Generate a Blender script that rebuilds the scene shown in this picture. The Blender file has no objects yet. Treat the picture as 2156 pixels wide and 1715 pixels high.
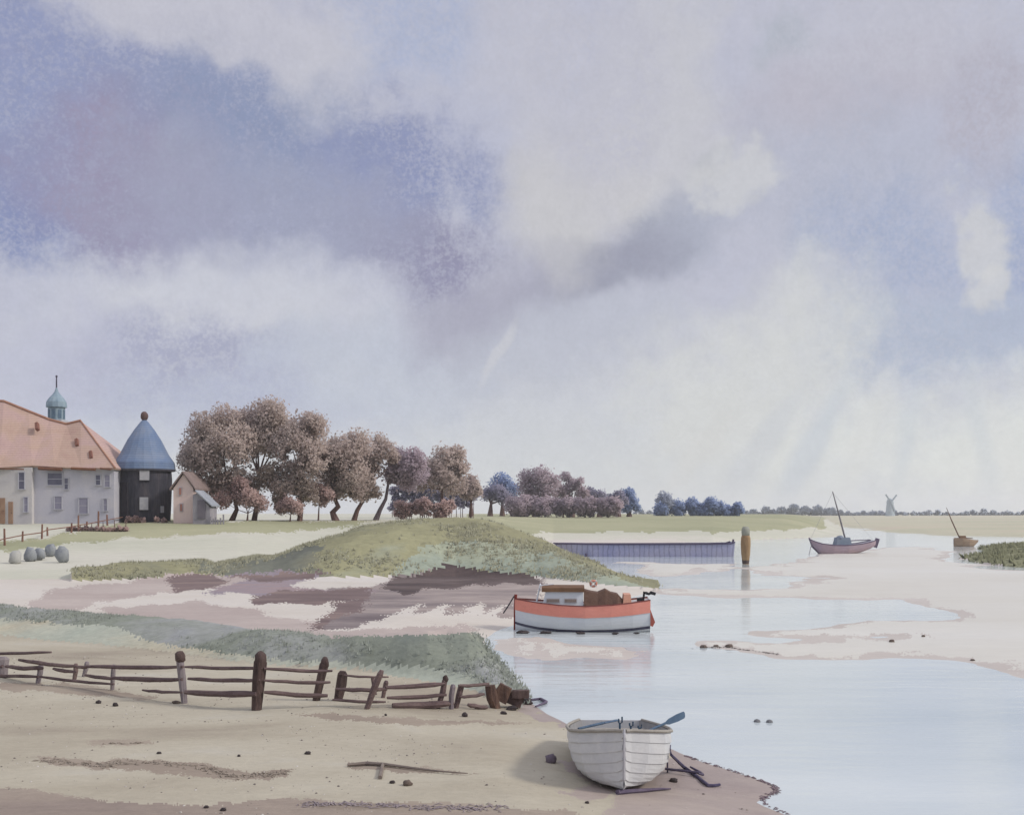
import bpy, math, random
import numpy as np
random.seed(7); rng = np.random.default_rng(7)
S = bpy.context.scene
C = S.collection
R = math.radians

# ------------------------------------------------------------------ camera
F, CX, HZ, CZ = 2300.0, 1078.0, 1078.0, 4.5        # focal length and horizon in units of a 2156 wide picture; eye height
cam_d = bpy.data.cameras.new('camera'); cam = bpy.data.objects.new('camera', cam_d); C.objects.link(cam)
cam_d.sensor_fit = 'HORIZONTAL'; cam_d.sensor_width = 36.0; cam_d.lens = 36.0*F/2156.0
cam_d.shift_y = (HZ-1715/2)/2156.0
cam_d.clip_start = 0.1; cam_d.clip_end = 8000
cam.location = (0, 0, CZ); cam.rotation_euler = (R(90), 0, 0)
S.camera = cam

def lin(c):
    out = []
    for v in c[:3]:
        v = v/255.0
        out.append(v/12.92 if v <= 0.04045 else ((v+0.055)/1.055)**2.4)
    return out
def rgba(c, k=1.0):
    l = lin(c); return (min(l[0]*k, 1), min(l[1]*k, 1), min(l[2]*k, 1), 1)

# ------------------------------------------------------------------ sky and sun
SUN_EL, SUN_AZ = R(36), R(104)                     # azimuth clockwise from straight ahead: right and slightly behind
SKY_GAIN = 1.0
def build_world():
    w = bpy.data.worlds.new('World'); S.world = w; w.use_nodes = True
    nt = w.node_tree; N = nt.nodes; L = nt.links; N.clear()
    out = N.new('ShaderNodeOutputWorld'); bg = N.new('ShaderNodeBackground')
    tc = N.new('ShaderNodeTexCoord')
    def math_(op, a, b=None, c=None):
        n = N.new('ShaderNodeMath'); n.operation = op
        for i, v in enumerate((a, b, c)):
            if v is None: continue
            if isinstance(v, (int, float)): n.inputs[i].default_value = v
            else: L.new(v, n.inputs[i])
        return n.outputs[0]
    def vmath(op, a, b=None):
        n = N.new('ShaderNodeVectorMath'); n.operation = op
        for i, v in enumerate((a, b)):
            if v is None: continue
            if isinstance(v, tuple): n.inputs[i].default_value = v
            else: L.new(v, n.inputs[i])
        return n
    def noise(vec, scale, detail=4, rough=.55, dist=0):
        n = N.new('ShaderNodeTexNoise'); L.new(vec, n.inputs['Vector'])
        n.inputs['Scale'].default_value = scale; n.inputs['Detail'].default_value = detail
        n.inputs['Roughness'].default_value = rough; n.inputs['Distortion'].default_value = dist
        return n
    def mrange(v, a, b, c=0., d=1., smooth=True):
        n = N.new('ShaderNodeMapRange'); n.interpolation_type = 'SMOOTHSTEP' if smooth else 'LINEAR'
        L.new(v, n.inputs['Value'])
        for k, x in zip(('From Min', 'From Max', 'To Min', 'To Max'), (a, b, c, d)): n.inputs[k].default_value = x
        return n.outputs['Result']
    def mix(fac, a, b, bt='MIX'):
        n = N.new('ShaderNodeMix'); n.data_type = 'RGBA'; n.blend_type = bt
        if isinstance(fac, (int, float)): n.inputs[0].default_value = fac
        else: L.new(fac, n.inputs[0])
        for i, v in ((6, a), (7, b)):
            if isinstance(v, tuple): n.inputs[i].default_value = v
            else: L.new(v, n.inputs[i])
        return n.outputs[2]
    d = tc.outputs['Generated']
    nw1 = noise(d, 5.0, 5, .6); nw2 = noise(d, 22.0, 3, .6)
    def warp(a1, a2):
        a = vmath('SCALE', vmath('SUBTRACT', nw1.outputs['Color'], (.5, .5, .5)).outputs[0]); a.inputs['Scale'].default_value = a1
        b = vmath('SCALE', vmath('SUBTRACT', nw2.outputs['Color'], (.5, .5, .5)).outputs[0]); b.inputs['Scale'].default_value = a2
        return vmath('ADD', vmath('ADD', d, a.outputs[0]).outputs[0], b.outputs[0]).outputs[0]
    dw = warp(.16, .035)
    dh = warp(.04, .012)
    sep = N.new('ShaderNodeSeparateXYZ'); L.new(d, sep.inputs[0]); z = sep.outputs[2]
    # base: warm pale near the horizon, cool grey lilac aloft
    col = mix(mrange(z, 0.0, .22), rgba((209, 212, 215)), rgba((193, 194, 208)))
    big = noise(d, 4.0, 6, .62, .6).outputs['Fac']
    col = mix(mrange(big, .42, .72, 0, .4), col, rgba((181, 186, 210)))
    grain = noise(d, 270.0, 3, .75).outputs['Fac']
    fine = mrange(math_('ADD', math_('MULTIPLY', grain, .6), math_('MULTIPLY', noise(d, 90.0, 4, .7).outputs['Fac'], .4)), .38, .62, .6, 1.36)
    streak = vmath('MULTIPLY', d, (1, 1, 2.2)).outputs[0]
    torn = math_('ADD', math_('MULTIPLY', math_('SUBTRACT', noise(d, 7.5, 7, .66, .3).outputs['Fac'], .5), 1.5), math_('MULTIPLY', math_('SUBTRACT', noise(d, 45.0, 3, .6).outputs['Fac'], .5), .35))
    def blob(px, py, rx, ry, rot, c, s, inner=.15, src=None, granular=0):
        """a cloud patch seen in the direction (px, py), its radii as angles"""
        nonlocal col
        v = np.array([(px-CX)/F, 1.0, (HZ-py)/F]); v /= np.linalg.norm(v)
        m = N.new('ShaderNodeMapping'); m.vector_type = 'TEXTURE'
        L.new(src or dw, m.inputs['Vector'])
        m.inputs['Location'].default_value = tuple(v)
        m.inputs['Rotation'].default_value = (0, R(rot), 0)
        m.inputs['Scale'].default_value = (rx/F, 1.0, ry/F)
        ln = vmath('LENGTH', m.outputs[0]).outputs['Value']
        ln = math_('ADD', ln, torn)
        f = mrange(ln, 1.0, inner+.22, 0, min(1., s*1.12))
        if granular: f = math_('MULTIPLY', f, fine)
        col = mix(f, col, rgba(c))
    # broad violet-grey mass, upper left, trailing down to the middle
    blob(330, 340, 900, 380, 8, (154, 158, 186), .9, .0, granular=1)
    blob(50, 200, 330, 250, 0, (146, 154, 189), .62, .0, granular=1)
    blob(0, 460, 170, 180, 0, (136, 145, 184), .7, .0, granular=1)
    blob(260, 400, 300, 190, 0, (154, 148, 174), .75, granular=1)
    blob(560, 270, 300, 170, 0, (142, 152, 182), .65, granular=1)
    blob(850, 360, 250, 160, 25, (144, 151, 185), .7, granular=1)
    blob(900, 540, 220, 130, 10, (148, 146, 172), .75, granular=1)
    blob(560, 450, 470, 150, 4, (162, 165, 187), .6, granular=1)
    blob(850, 70, 220, 110, 0, (174, 182, 207), .6, granular=1)
    blob(400, 40, 380, 90, 0, (203, 202, 211), .65)
    blob(660, 130, 130, 110, 0, (199, 199, 209), .5)
    # paler band under the mass, lilac cloud low on the left
    blob(430, 650, 600, 110, -2, (206, 207, 216), .85, .0)
    blob(620, 590, 420, 80, 0, (200, 202, 214), .4)
    blob(390, 780, 280, 130, 10, (169, 171, 194), .75, granular=1)
    blob(100, 740, 230, 160, 0, (188, 189, 208), .6)
    blob(520, 880, 420, 120, 0, (186, 191, 210), .6)
    blob(800, 800, 320, 160, 0, (194, 199, 212), .6)
    # pale gap and grey cloud in the middle and right
    blob(1180, 380, 240, 220, -40, (204, 202, 204), .65, .0)
    blob(1420, 230, 150, 340, 15, (205, 204, 206), .55, .0)
    blob(1230, 150, 280, 190, 0, (194, 194, 206), .7, granular=1)
    blob(1440, 470, 240, 110, -28, (168, 172, 188), .7, .0)
    blob(1500, 345, 60, 36, -28, (186, 188, 194), .6, .3, dh)
    blob(1270, 570, 240, 100, -25, (156, 157, 174), .8, .0)
    blob(1060, 640, 230, 130, -10, (170, 169, 186), .75, .0)
    blob(1250, 720, 360, 120, -15, (188, 191, 204), .6)
    blob(1160, 480, 110, 200, -35, (203, 202, 204), .5, .0)
    blob(1690, 140, 80, 80, 0, (170, 178, 188), .6, .2)
    blob(1760, 260, 300, 140, -20, (188, 185, 197), .75, .0)
    blob(1900, 100, 380, 140, 0, (195, 195, 207), .6, granular=1)
    blob(1720, 430, 290, 160, 0, (183, 186, 202), .65, granular=1)
    blob(1880, 560, 230, 140, 15, (168, 177, 202), .7, .0, granular=1)
    blob(2140, 530, 150, 240, 0, (164, 174, 202), .7, .0, granular=1)
    blob(1980, 690, 350, 110, -4, (178, 186, 205), .75, granular=1)
    blob(2060, 240, 110, 150, 0, (181, 178, 191), .6, granular=1)
    blob(2060, 500, 70, 88, 0, (209, 209, 211), .7, .3)
    blob(2072, 580, 54, 62, 20, (209, 209, 211), .7, .3)
    blob(1530, 400, 110, 64, 35, (210, 210, 212), .65, .25)
    # bright lower right with slanting rays
    blob(1560, 800, 360, 220, -30, (214, 215, 214), .8, .0)
    blob(2020, 930, 460, 220, 0, (221, 223, 221), .9, .0)
    for k, (px, py, rx, ry, rot, c, s) in enumerate([(1710, 930, 36, 200, 27, (196, 202, 211), .6), (1600, 930, 34, 210, 33, (202, 205, 211), .5),
            (1830, 900, 40, 220, 20, (217, 218, 217), .6), (1910, 930, 34, 210, 10, (202, 208, 214), .5), (2070, 900, 34, 210, -8, (204, 209, 214), .5),
            (2120, 930, 36, 210, -14, (218, 219, 218), .5), (1480, 930, 40, 210, 38, (212, 212, 211), .5), (1060, 740, 16, 90, 28, (204, 204, 210), .6)]):
        blob(px, py, rx, ry, rot, c, s, .0, dh)
    # fine mottling everywhere
    mott = mrange(noise(d, 60.0, 5, .7).outputs['Fac'], .3, .7, .965, 1.035, False)
    g2 = mrange(noise(d, 330.0, 2, .6).outputs['Fac'], .3, .7, .978, 1.022, False)
    m_all = math_('MULTIPLY', mott, g2)
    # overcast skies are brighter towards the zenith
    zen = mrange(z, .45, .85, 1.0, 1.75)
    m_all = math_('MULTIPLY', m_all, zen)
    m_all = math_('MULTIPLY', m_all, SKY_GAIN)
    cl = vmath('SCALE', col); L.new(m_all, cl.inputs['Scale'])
    sky = N.new('ShaderNodeTexSky'); sky.sky_type = 'NISHITA'; sky.sun_disc = False
    sky.sun_elevation = SUN_EL; sky.sun_rotation = SUN_AZ
    sk = vmath('SCALE', sky.outputs[0]); sk.inputs['Scale'].default_value = .08
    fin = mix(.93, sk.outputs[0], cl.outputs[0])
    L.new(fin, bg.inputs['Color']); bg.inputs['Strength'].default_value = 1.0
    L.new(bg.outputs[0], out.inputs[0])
build_world()
sd_ = bpy.data.lights.new('sun', 'SUN'); sd_.energy = 2.2; sd_.angle = R(9); sd_.color = (1, .95, .88)
sun = bpy.data.objects.new('sun', sd_); C.objects.link(sun)
from mathutils import Vector
sv = Vector((math.sin(SUN_AZ)*math.cos(SUN_EL), math.cos(SUN_AZ)*math.cos(SUN_EL), math.sin(SUN_EL)))
sun.rotation_euler = sv.to_track_quat('Z', 'Y').to_euler()
sun.location = (30, -20, 60)
S.view_settings.view_transform = 'Standard'; S.view_settings.look = 'None'
S.view_settings.exposure = 0.0; S.view_settings.gamma = 1.0; S.view_settings.use_curve_mapping = False

# ------------------------------------------------------------------ materials
K = 0.80
_mats = {}
def mk(name, cols, scale=1.0, stretch=(1, 1, 1), rough=.85, bump=.0, bscale=None, island=0, spec=.2, detail=6, fine=.12, k=1.0, planks=None):
    """procedural: a colour ramp over layered noise, fine speckle, optional bump / per-leaf variation / plank lines"""
    if name in _mats: return _mats[name]
    m = bpy.data.materials.new(name); m.use_nodes = True; nt = m.node_tree; N = nt.nodes; L = nt.links
    b = N['Principled BSDF']; b.inputs['Roughness'].default_value = rough; b.inputs['Specular IOR Level'].default_value = spec
    tc = N.new('ShaderNodeTexCoord'); mp = N.new('ShaderNodeMapping'); L.new(tc.outputs['Object'], mp.inputs[0])
    mp.inputs['Scale'].default_value = stretch
    n1 = N.new('ShaderNodeTexNoise'); L.new(mp.outputs[0], n1.inputs['Vector'])
    n1.inputs['Scale'].default_value = scale; n1.inputs['Detail'].default_value = detail; n1.inputs['Roughness'].default_value = .62
    n1.inputs['Distortion'].default_value = .4
    fac = n1.outputs['Fac']
    if island:
        g = N.new('ShaderNodeNewGeometry'); mm = N.new('ShaderNodeMix'); mm.inputs[0].default_value = island
        L.new(fac, mm.inputs[2]); L.new(g.outputs['Random Per Island'], mm.inputs[3]); fac = mm.outputs[0]
    cr = N.new('ShaderNodeValToRGB'); L.new(fac, cr.inputs[0])
    n = len(cols); els = cr.color_ramp.elements
    while len(els) < n: els.new(.5)
    lo, hi = (.3, .7) if not island else (.15, .85)
    for i, c in enumerate(cols):
        els[i].position = lo+(hi-lo)*i/max(1, n-1); els[i].color = rgba(c, K*k)
    n2 = N.new('ShaderNodeTexNoise'); L.new(mp.outputs[0], n2.inputs['Vector'])
    n2.inputs['Scale'].default_value = (bscale or scale*14); n2.inputs['Detail'].default_value = 4; n2.inputs['Roughness'].default_value = .7
    mr = N.new('ShaderNodeMapRange'); L.new(n2.outputs['Fac'], mr.inputs[0])
    mr.inputs[1].default_value = .3; mr.inputs[2].default_value = .7; mr.inputs[3].default_value = 1-fine; mr.inputs[4].default_value = 1+fine
    sc = N.new('ShaderNodeVectorMath'); sc.operation = 'SCALE'; L.new(cr.outputs[0], sc.inputs[0]); L.new(mr.outputs[0], sc.inputs['Scale'])
    colo = sc.outputs[0]; hgt = n2.outputs['Fac']
    if planks:
        wv = N.new('ShaderNodeTexWave'); wv.wave_type = 'BANDS'; wv.bands_direction = planks[0]; wv.wave_profile = 'SIN'
        L.new(tc.outputs['Object'], wv.inputs[0]); wv.inputs['Scale'].default_value = planks[1]; wv.inputs['Distortion'].default_value = planks[2] if len(planks) > 2 else .6
        wv.inputs['Detail'].default_value = 2
        pr = N.new('ShaderNodeMapRange'); L.new(wv.outputs['Fac'], pr.inputs[0]); pr.inputs[1].default_value = 0; pr.inputs[2].default_value = .25
        pr.inputs[3].default_value = .72; pr.inputs[4].default_value = 1
        s2 = N.new('ShaderNodeVectorMath'); s2.operation = 'SCALE'; L.new(colo, s2.inputs[0]); L.new(pr.outputs[0], s2.inputs['Scale']); colo = s2.outputs[0]
        hh = N.new('ShaderNodeMath'); hh.operation = 'MULTIPLY'; L.new(pr.outputs[0], hh.inputs[0]); L.new(n2.outputs['Fac'], hh.inputs[1]); hgt = hh.outputs[0]
    L.new(colo, b.inputs['Base Color'])
    if bump:
        bp = N.new('ShaderNodeBump'); bp.inputs['Strength'].default_value = min(1, bump); bp.inputs['Distance'].default_value = .05
        L.new(hgt, bp.inputs['Height']); L.new(bp.outputs[0], b.inputs['Normal'])
    _mats[name] = m
    return m

# ------------------------------------------------------------------ mesh helpers
class MB:
    def __init__(s): s.v = []; s.f = []
    def add(s, vs, fs):
        o = len(s.v); s.v += [tuple(map(float, p)) for p in vs]; s.f += [tuple(i+o for i in f) for f in fs]; return s
    def box(s, c, d, rz=0, ry=0, rx=0, taper=1.0):
        x, y, z = d[0]/2, d[1]/2, d[2]/2
        vs = [(-x, -y, -z), (x, -y, -z), (x, y, -z), (-x, y, -z), (-x*taper, -y*taper, z), (x*taper, -y*taper, z), (x*taper, y*taper, z), (-x*taper, y*taper, z)]
        from mathutils import Euler
        M = Euler((rx, ry, rz)).to_matrix()
        vs = [tuple(M @ Vector(p)+Vector(c)) for p in vs]
        return s.add(vs, [(3, 2, 1, 0), (4, 5, 6, 7), (0, 1, 5, 4), (1, 2, 6, 5), (2, 3, 7, 6), (3, 0, 4, 7)])
    def tube(s, pts, rad, n=8, jit=0, cap=True, flat=1.0):
        pts = [Vector(p) for p in pts]; rad = rad if isinstance(rad, (list, tuple)) else [rad]*len(pts)
        vs = []; up = Vector((0, 0, 1))
        for i, p in enumerate(pts):
            t = (pts[min(i+1, len(pts)-1)]-pts[max(i-1, 0)]).normalized()
            ref = up if abs(t.z) < .9 else Vector((0, 1, 0))
            a = t.cross(ref).normalized(); b = t.cross(a).normalized()
            for k in range(n):
                th = 2*math.pi*k/n; r = rad[i]*(1+random.uniform(-jit, jit))
                vs.append(p+a*math.cos(th)*r+b*math.sin(th)*r*flat)
        fs = []
        for i in range(len(pts)-1):
            for k in range(n):
                k2 = (k+1) % n; fs.append((i*n+k, i*n+k2, (i+1)*n+k2, (i+1)*n+k))
        if cap: fs += [tuple(range(n-1, -1, -1)), tuple((len(pts)-1)*n+k for k in range(n))]
        return s.add(vs, fs)
    def lathe(s, prof, n=16, c=(0, 0, 0), rot=0):
        vs = []; fs = []
        for r, z in prof:
            for k in range(n):
                th = 2*math.pi*k/n+rot; vs.append((c[0]+r*math.cos(th), c[1]+r*math.sin(th), c[2]+z))
        for i in range(len(prof)-1):
            for k in range(n):
                k2 = (k+1) % n; fs.append((i*n+k, i*n+k2, (i+1)*n+k2, (i+1)*n+k))
        fs += [tuple(range(n-1, -1, -1)), tuple((len(prof)-1)*n+k for k in range(n))]
        return s.add(vs, fs)
    def blob(s, c, r, seed=0, jit=.18, n=8, m=6):
        rr = random.Random(seed); vs = []; fs = []
        for i in range(m+1):
            ph = math.pi*i/m
            for k in range(n):
                th = 2*math.pi*k/n; q = 1+rr.uniform(-jit, jit)
                vs.append((c[0]+r[0]*q*math.sin(ph)*math.cos(th), c[1]+r[1]*q*math.sin(ph)*math.sin(th), c[2]+r[2]*(q if 0 < i < m else 1)*math.cos(ph)))
        for i in range(m):
            for k in range(n):
                k2 = (k+1) % n; fs.append((i*n+k, (i+1)*n+k, (i+1)*n+k2, i*n+k2))
        return s.add(vs, fs)
    def build(s, name, mat, parent=None, smooth=False, loc=None):
        me = bpy.data.meshes.new(name); me.from_pydata(s.v, [], s.f); me.update()
        o = bpy.data.objects.new(name, me); C.objects.link(o)
        if mat: me.materials.append(mat)
        if smooth: me.polygons.foreach_set('use_smooth', [True]*len(me.polygons))
        if parent: o.parent = parent
        if loc: o.location = loc
        return o
def np_mesh(name, v, faces, mat, parent=None, smooth=False):
    """fast mesh: v (n,3), faces (m,k) of one size"""
    v = np.asarray(v, np.float32); faces = np.asarray(faces, np.int32); k = faces.shape[1]
    me = bpy.data.meshes.new(name)
    me.vertices.add(len(v)); me.vertices.foreach_set('co', v.ravel())
    me.loops.add(faces.size); me.loops.foreach_set('vertex_index', faces.ravel())
    me.polygons.add(len(faces)); me.polygons.foreach_set('loop_start', np.arange(0, faces.size, k, dtype=np.int32))
    if smooth: me.polygons.foreach_set('use_smooth', np.ones(len(faces), bool))
    me.update(calc_edges=True); me.validate()
    me.materials.append(mat)
    o = bpy.data.objects.new(name, me); C.objects.link(o)
    if parent: o.parent = parent
    return o
def tag(o, label=None, cat=None, group=None, kind=None):
    if label: o['label'] = label
    if cat: o['category'] = cat
    if group: o['group'] = group
    if kind: o['kind'] = kind
    return o
def thing(name, label, cat, loc=(0, 0, 0), rz=0, group=None, rx=0, ry=0):
    o = bpy.data.objects.new(name, None); C.objects.link(o); o.empty_display_size = .3
    o.location = loc; o.rotation_euler = (rx, ry, rz)
    return tag(o, label, cat, group)

# ------------------------------------------------------------------ ground shape
def ground_pt(px, py, z=0.0):
    Y = F*(CZ-z)/(py-HZ); return ((px-CX)/F*Y, Y)
def at(px, py, Y): return ((px-CX)/F*Y, Y, CZ-(py-HZ)/F*Y)
_perm = rng.random((256, 256))
def vnoise(x, y):
    xi = np.floor(x).astype(int); yi = np.floor(y).astype(int); fx = x-xi; fy = y-yi
    fx = fx*fx*(3-2*fx); fy = fy*fy*(3-2*fy)
    g = lambda a, b: _perm[a % 256, b % 256]
    return (g(xi, yi)*(1-fx)+g(xi+1, yi)*fx)*(1-fy)+(g(xi, yi+1)*(1-fx)+g(xi+1, yi+1)*fx)*fy
def fbm(x, y, o=4):
    s = 0; a = .5
    for i in range(o):
        s = s+a*(vnoise(x*2**i+17*i, y*2**i+31*i)-.5); a *= .5
    return s
def sdist(poly, x, y):
    """signed distance to a polygon, positive inside"""
    x = np.asarray(x, float); y = np.asarray(y, float)
    best = np.full(x.shape, 1e18); ins = np.zeros(x.shape, bool); n = len(poly)
    for i in range(n):
        ax, ay = poly[i]; bx, by = poly[(i+1) % n]
        ex, ey = bx-ax, by-ay; L2 = ex*ex+ey*ey+1e-12
        t = np.clip(((x-ax)*ex+(y-ay)*ey)/L2, 0, 1)
        best = np.minimum(best, (x-ax-t*ex)**2+(y-ay-t*ey)**2)
        c = ((ay > y) != (by > y)) & (x < (bx-ax)*(y-ay)/(by-ay+1e-18)+ax)
        ins ^= c
    d = np.sqrt(best); return np.where(ins, d, -d)
def inside(poly, x, y):
    ins = np.zeros(np.shape(x), bool); n = len(poly)
    for i in range(n):
        ax, ay = poly[i]; bx, by = poly[(i+1) % n]
        ins ^= ((ay > y) != (by > y)) & (x < (bx-ax)*(y-ay)/(by-ay+1e-18)+ax)
    return ins
def tab(px, t): return np.interp(px, [a for a, b in t], [b for a, b in t])
def sstep(a, b, x):
    t = np.clip((x-a)/(b-a), 0, 1); return t*t*(3-2*t)

COAST = [ground_pt(*p) for p in [(1950, 2400), (1720, 1765), (1662, 1716), (1612, 1696), (1597, 1688), (1612, 1679), (1640, 1668), (1634, 1655), (1590, 1637), (1480, 1602), (1415, 1575),
         (1330, 1545), (1200, 1527), (1150, 1502), (1118, 1480), (1095, 1448), (1060, 1412), (1035, 1372), (1020, 1345), (1045, 1328), (1090, 1312),
         (1200, 1285), (1300, 1262), (1384, 1243), (1366, 1234), (1290, 1200), (1180, 1166), (1150, 1152)]] + [(35, 175), (42, 400), (-20, 700), (-900, 700), (-900, 4), (-20, 4)]
SAND = [[ground_pt(*p) for p in q] for q in [
    [(1425, 1368), (1480, 1361), (1560, 1366), (1640, 1377), (1780, 1379), (1890, 1381), (1990, 1398), (2060, 1418), (2105, 1440), (2160, 1452), (2400, 1500), (2800, 1500), (2800, 1200), (2300, 1200),
     (2156, 1200), (2080, 1195), (2012, 1182), (2004, 1160), (1940, 1150), (1850, 1152), (1760, 1164), (1680, 1182), (1600, 1196), (1640, 1210), (1760, 1216), (1700, 1224), (1640, 1236), (1420, 1240), (1392, 1250), (1500, 1256), (1640, 1256), (1740, 1263), (1860, 1263), (1960, 1280), (2020, 1293),
     (1990, 1306), (1850, 1308), (1700, 1318), (1615, 1328), (1625, 1337), (1760, 1336), (1870, 1340), (1750, 1352), (1600, 1356), (1480, 1352)],
    [(1015, 1345), (1100, 1340), (1300, 1352), (1385, 1352), (1400, 1384), (1352, 1397), (1200, 1393), (1040, 1376)],
    [(1320, 1183), (1430, 1186), (1550, 1186), (1500, 1200), (1400, 1215), (1330, 1206)]]]
ISLET = [ground_pt(*p) for p in [(2018, 1176), (2060, 1166), (2078, 1154), (2110, 1148), (2200, 1143), (2400, 1142), (2400, 1196), (2160, 1194), (2080, 1188)]]
FARSH = [(150, 212), (80, 260), (60, 330), (66, 480), (40, 700), (-700, 700), (-1400, 900), (-1400, 2300), (1400, 2300), (1400, 200), (400, 203)]
FARSH = [ground_pt(2500, 1131), ground_pt(2156, 1131), ground_pt(2000, 1127), ground_pt(1880, 1121), ground_pt(1835, 1112), (100, 480), (70, 640), (-20, 690), (-900, 690), (-1400, 900), (-1400, 2300), (1400, 2300), (1400, 215)]
BANK_C = [(-700, 1235), (0, 1268), (60, 1283), (330, 1297), (470, 1312), (560, 1329), (740, 1336), (860, 1332), (940, 1323), (985, 1326), (1005, 1338), (1020, 1360), (1045, 1392), (1070, 1425), (1100, 1450)]
BANK_Z = [(-700, .9), (330, .95), (700, 1.0), (900, 1.25), (985, 1.2), (1005, 1.05), (1030, .65), (1070, .25), (1100, 0)]
BANK_F = [(-700, 1320), (0, 1340), (90, 1348), (300, 1368), (500, 1395), (740, 1410), (900, 1422), (1000, 1430), (1060, 1446), (1100, 1452)]
MND_C = [(-700, 1215), (150, 1196), (215, 1191), (240, 1185), (430, 1180), (447, 1189), (540, 1170), (575, 1173), (660, 1141), (760, 1111), (830, 1098), (900, 1092), (960, 1090), (1010, 1093), (1060, 1105), (1130, 1131), (1200, 1165), (1300, 1206), (1384, 1243)]
MND_F = [(150, 66), (400, 70), (700, 69), (960, 72), (1130, 70), (1250, 64), (1384, 62.5)]
MND_D = [(150, 3), (430, 6), (600, 10), (960, 16), (1130, 13), (1250, 8), (1384, .5)]
PLAIN_F = [(-2000, 57), (500, 58), (800, 70), (950, 90), (1060, 140), (1165, 163), (1500, 166), (1755, 198), (1775, 210)]
def height(X, Y):
    X = np.asarray(X, float); Y = np.asarray(Y, float)
    px = CX+F*X/Y
    w = fbm(X*.35, Y*.35); w2 = fbm(X*.08+9, Y*.08+3)
    lab = np.zeros(X.shape, int); z = np.full(X.shape, -.5)
    def up(zn, l):
        nonlocal z, lab
        m = zn > z; z = np.where(m, zn, z); lab = np.where(m, l, lab)
    # coast: beach near, mud further off
    wob = np.clip(Y/60, .25, 1.2)
    sd = sdist(COAST, X, Y)+w*.5*wob
    zc = np.clip(sd*.075, -.5, .30)+np.where(sd > 0, w*.10*np.clip(sd, 0, 1)+w2*.12*np.clip(sd*.4, 0, 1), 0)
    near = tab(px, BANK_F); Ybf = F*(CZ-.3)/(near-HZ)
    zc = zc+np.where(sd > 0, .10*sstep(26, 17, Y)*np.clip(sd*.5, 0, 1), 0)
    up(zc, np.where(Y < Ybf, 1, 4) if False else 4)
    lab = np.where((lab == 4) & (Y < Ybf+1.0), 1, lab)
    # sand flats
    for q in SAND:
        s = sdist(q, X, Y)+w*1.2*np.clip(Y/45, .5, 2)
        up(np.clip(s*.025, -.4, .09)+fbm(X*.22+5, Y*.16, 5)*.16*np.clip(1-s/14, 0.25, 1)*np.clip(s+2, 0, 1), 10)
    # grassy bank behind the fence
    zc_ = tab(px, BANK_Z); Yc = F*(CZ-zc_)/(tab(px, BANK_C)-HZ); Yf = np.minimum(Ybf, Yc-.6)
    zb = np.where(Y < Yc, .3+(zc_-.3)*np.sin(np.clip((Y-Yf)/(Yc-Yf), 0, 1)*math.pi/2)**.9, zc_-(zc_+.1)*sstep(Yc, Yc+3.2, Y))
    zb = zb-np.maximum(0, Yf-Y)*.30+w*.16*np.clip((Y-Yf)*.8, 0, 1)+fbm(X*1.6, Y*1.6)*.10*np.clip((Y-Yf)*.8, 0, 1)
    zb = np.where((Y < Yc+3.2) & (px < 1100), zb, -.5)
    mb = (zb > z) & (zb+fbm(X*5, Y*5)*.12 > z); m0 = zb > z; z = np.where(m0, zb, z); lab = np.where(mb, 2, lab)
    # mound
    Yfm = tab(px, MND_F); Ycm = Yfm+tab(px, MND_D); zcm = CZ-(tab(px, MND_C)-HZ)*Ycm/F
    fr = np.clip((Y-Yfm)/(Ycm-Yfm), 0, 1)
    zm = np.where(Y < Ycm, .2+(zcm-.2)*np.sin(fr*math.pi/2)**.85, .25+(zcm-.25)*sstep(Ycm+np.maximum(6, 1.6*(Ycm-Yfm)), Ycm, Y))
    zm = zm+(w*.30+fbm(X*1.1, Y*1.1)*.22)*np.clip((zcm-.3)*.6, 0, 1)*sstep(0, .25, fr)
    zm = np.where((Y > Yfm) & (Y < Ycm+np.maximum(6, 1.6*(Ycm-Yfm))) & (px > 150) & (px < 1386), zm, -.5)
    up(zm, 7)
    # meadow rising to the houses and the far green bank
    Yp = tab(px, PLAIN_F); s = Y-Yp; right = sstep(950, 1200, px)
    zl = np.interp(s, [0, 6, 17, 24, 38, 57, 90, 400], [.05, .15, .5, .9, 2.2, 3.55, 3.7, 3.7])
    zr = np.interp(s, [0, 4, 20, 45, 70, 130, 400], [-.1, .5, 1.9, 3.0, 3.4, 3.6, 3.6])
    tip = sstep(1775, 1640, px)**.7
    zp = (zl*(1-right)+zr*right)*np.where(right > 0, tip*right+(1-right), 1)+w*.12*np.clip(s*.1, 0, 1)
    zp = np.where((s > 0) & (px < 1775) & (Y < 760), zp, -.5)
    zp = np.where(Y > 560, np.minimum(zp, 3.6-(Y-560)*.012), zp)
    up(zp, 8)
    # marsh islet and the far shore
    s = sdist(ISLET, X, Y)+w*3
    up(np.where(s > 0, np.clip(.12+s*.10, 0, 1.1)+w*.25, np.clip(s*.1, -.5, .05)), 12)
    s = sdist(FARSH, X, Y)+w2*16
    up(np.interp(s, [-5, 0, 6, 60, 300, 700], [-.4, .02, .55, 1.1, 1.8, 2.4])+np.where(s > 4, w2*.4, 0), 11)
    return z, lab
MUDA = [(40, 1279), (80, 1262), (112, 1241), (290, 1223), (345, 1210), (450, 1204), (520, 1222), (440, 1238), (355, 1246), (240, 1262), (150, 1284), (60, 1284)]
MUDB = [(410, 1216), (560, 1206), (690, 1204), (640, 1222), (600, 1234), (690, 1246), (790, 1240), (760, 1258), (700, 1266), (530, 1272), (545, 1256), (500, 1246), (425, 1253), (458, 1240), (420, 1232)]
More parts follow.
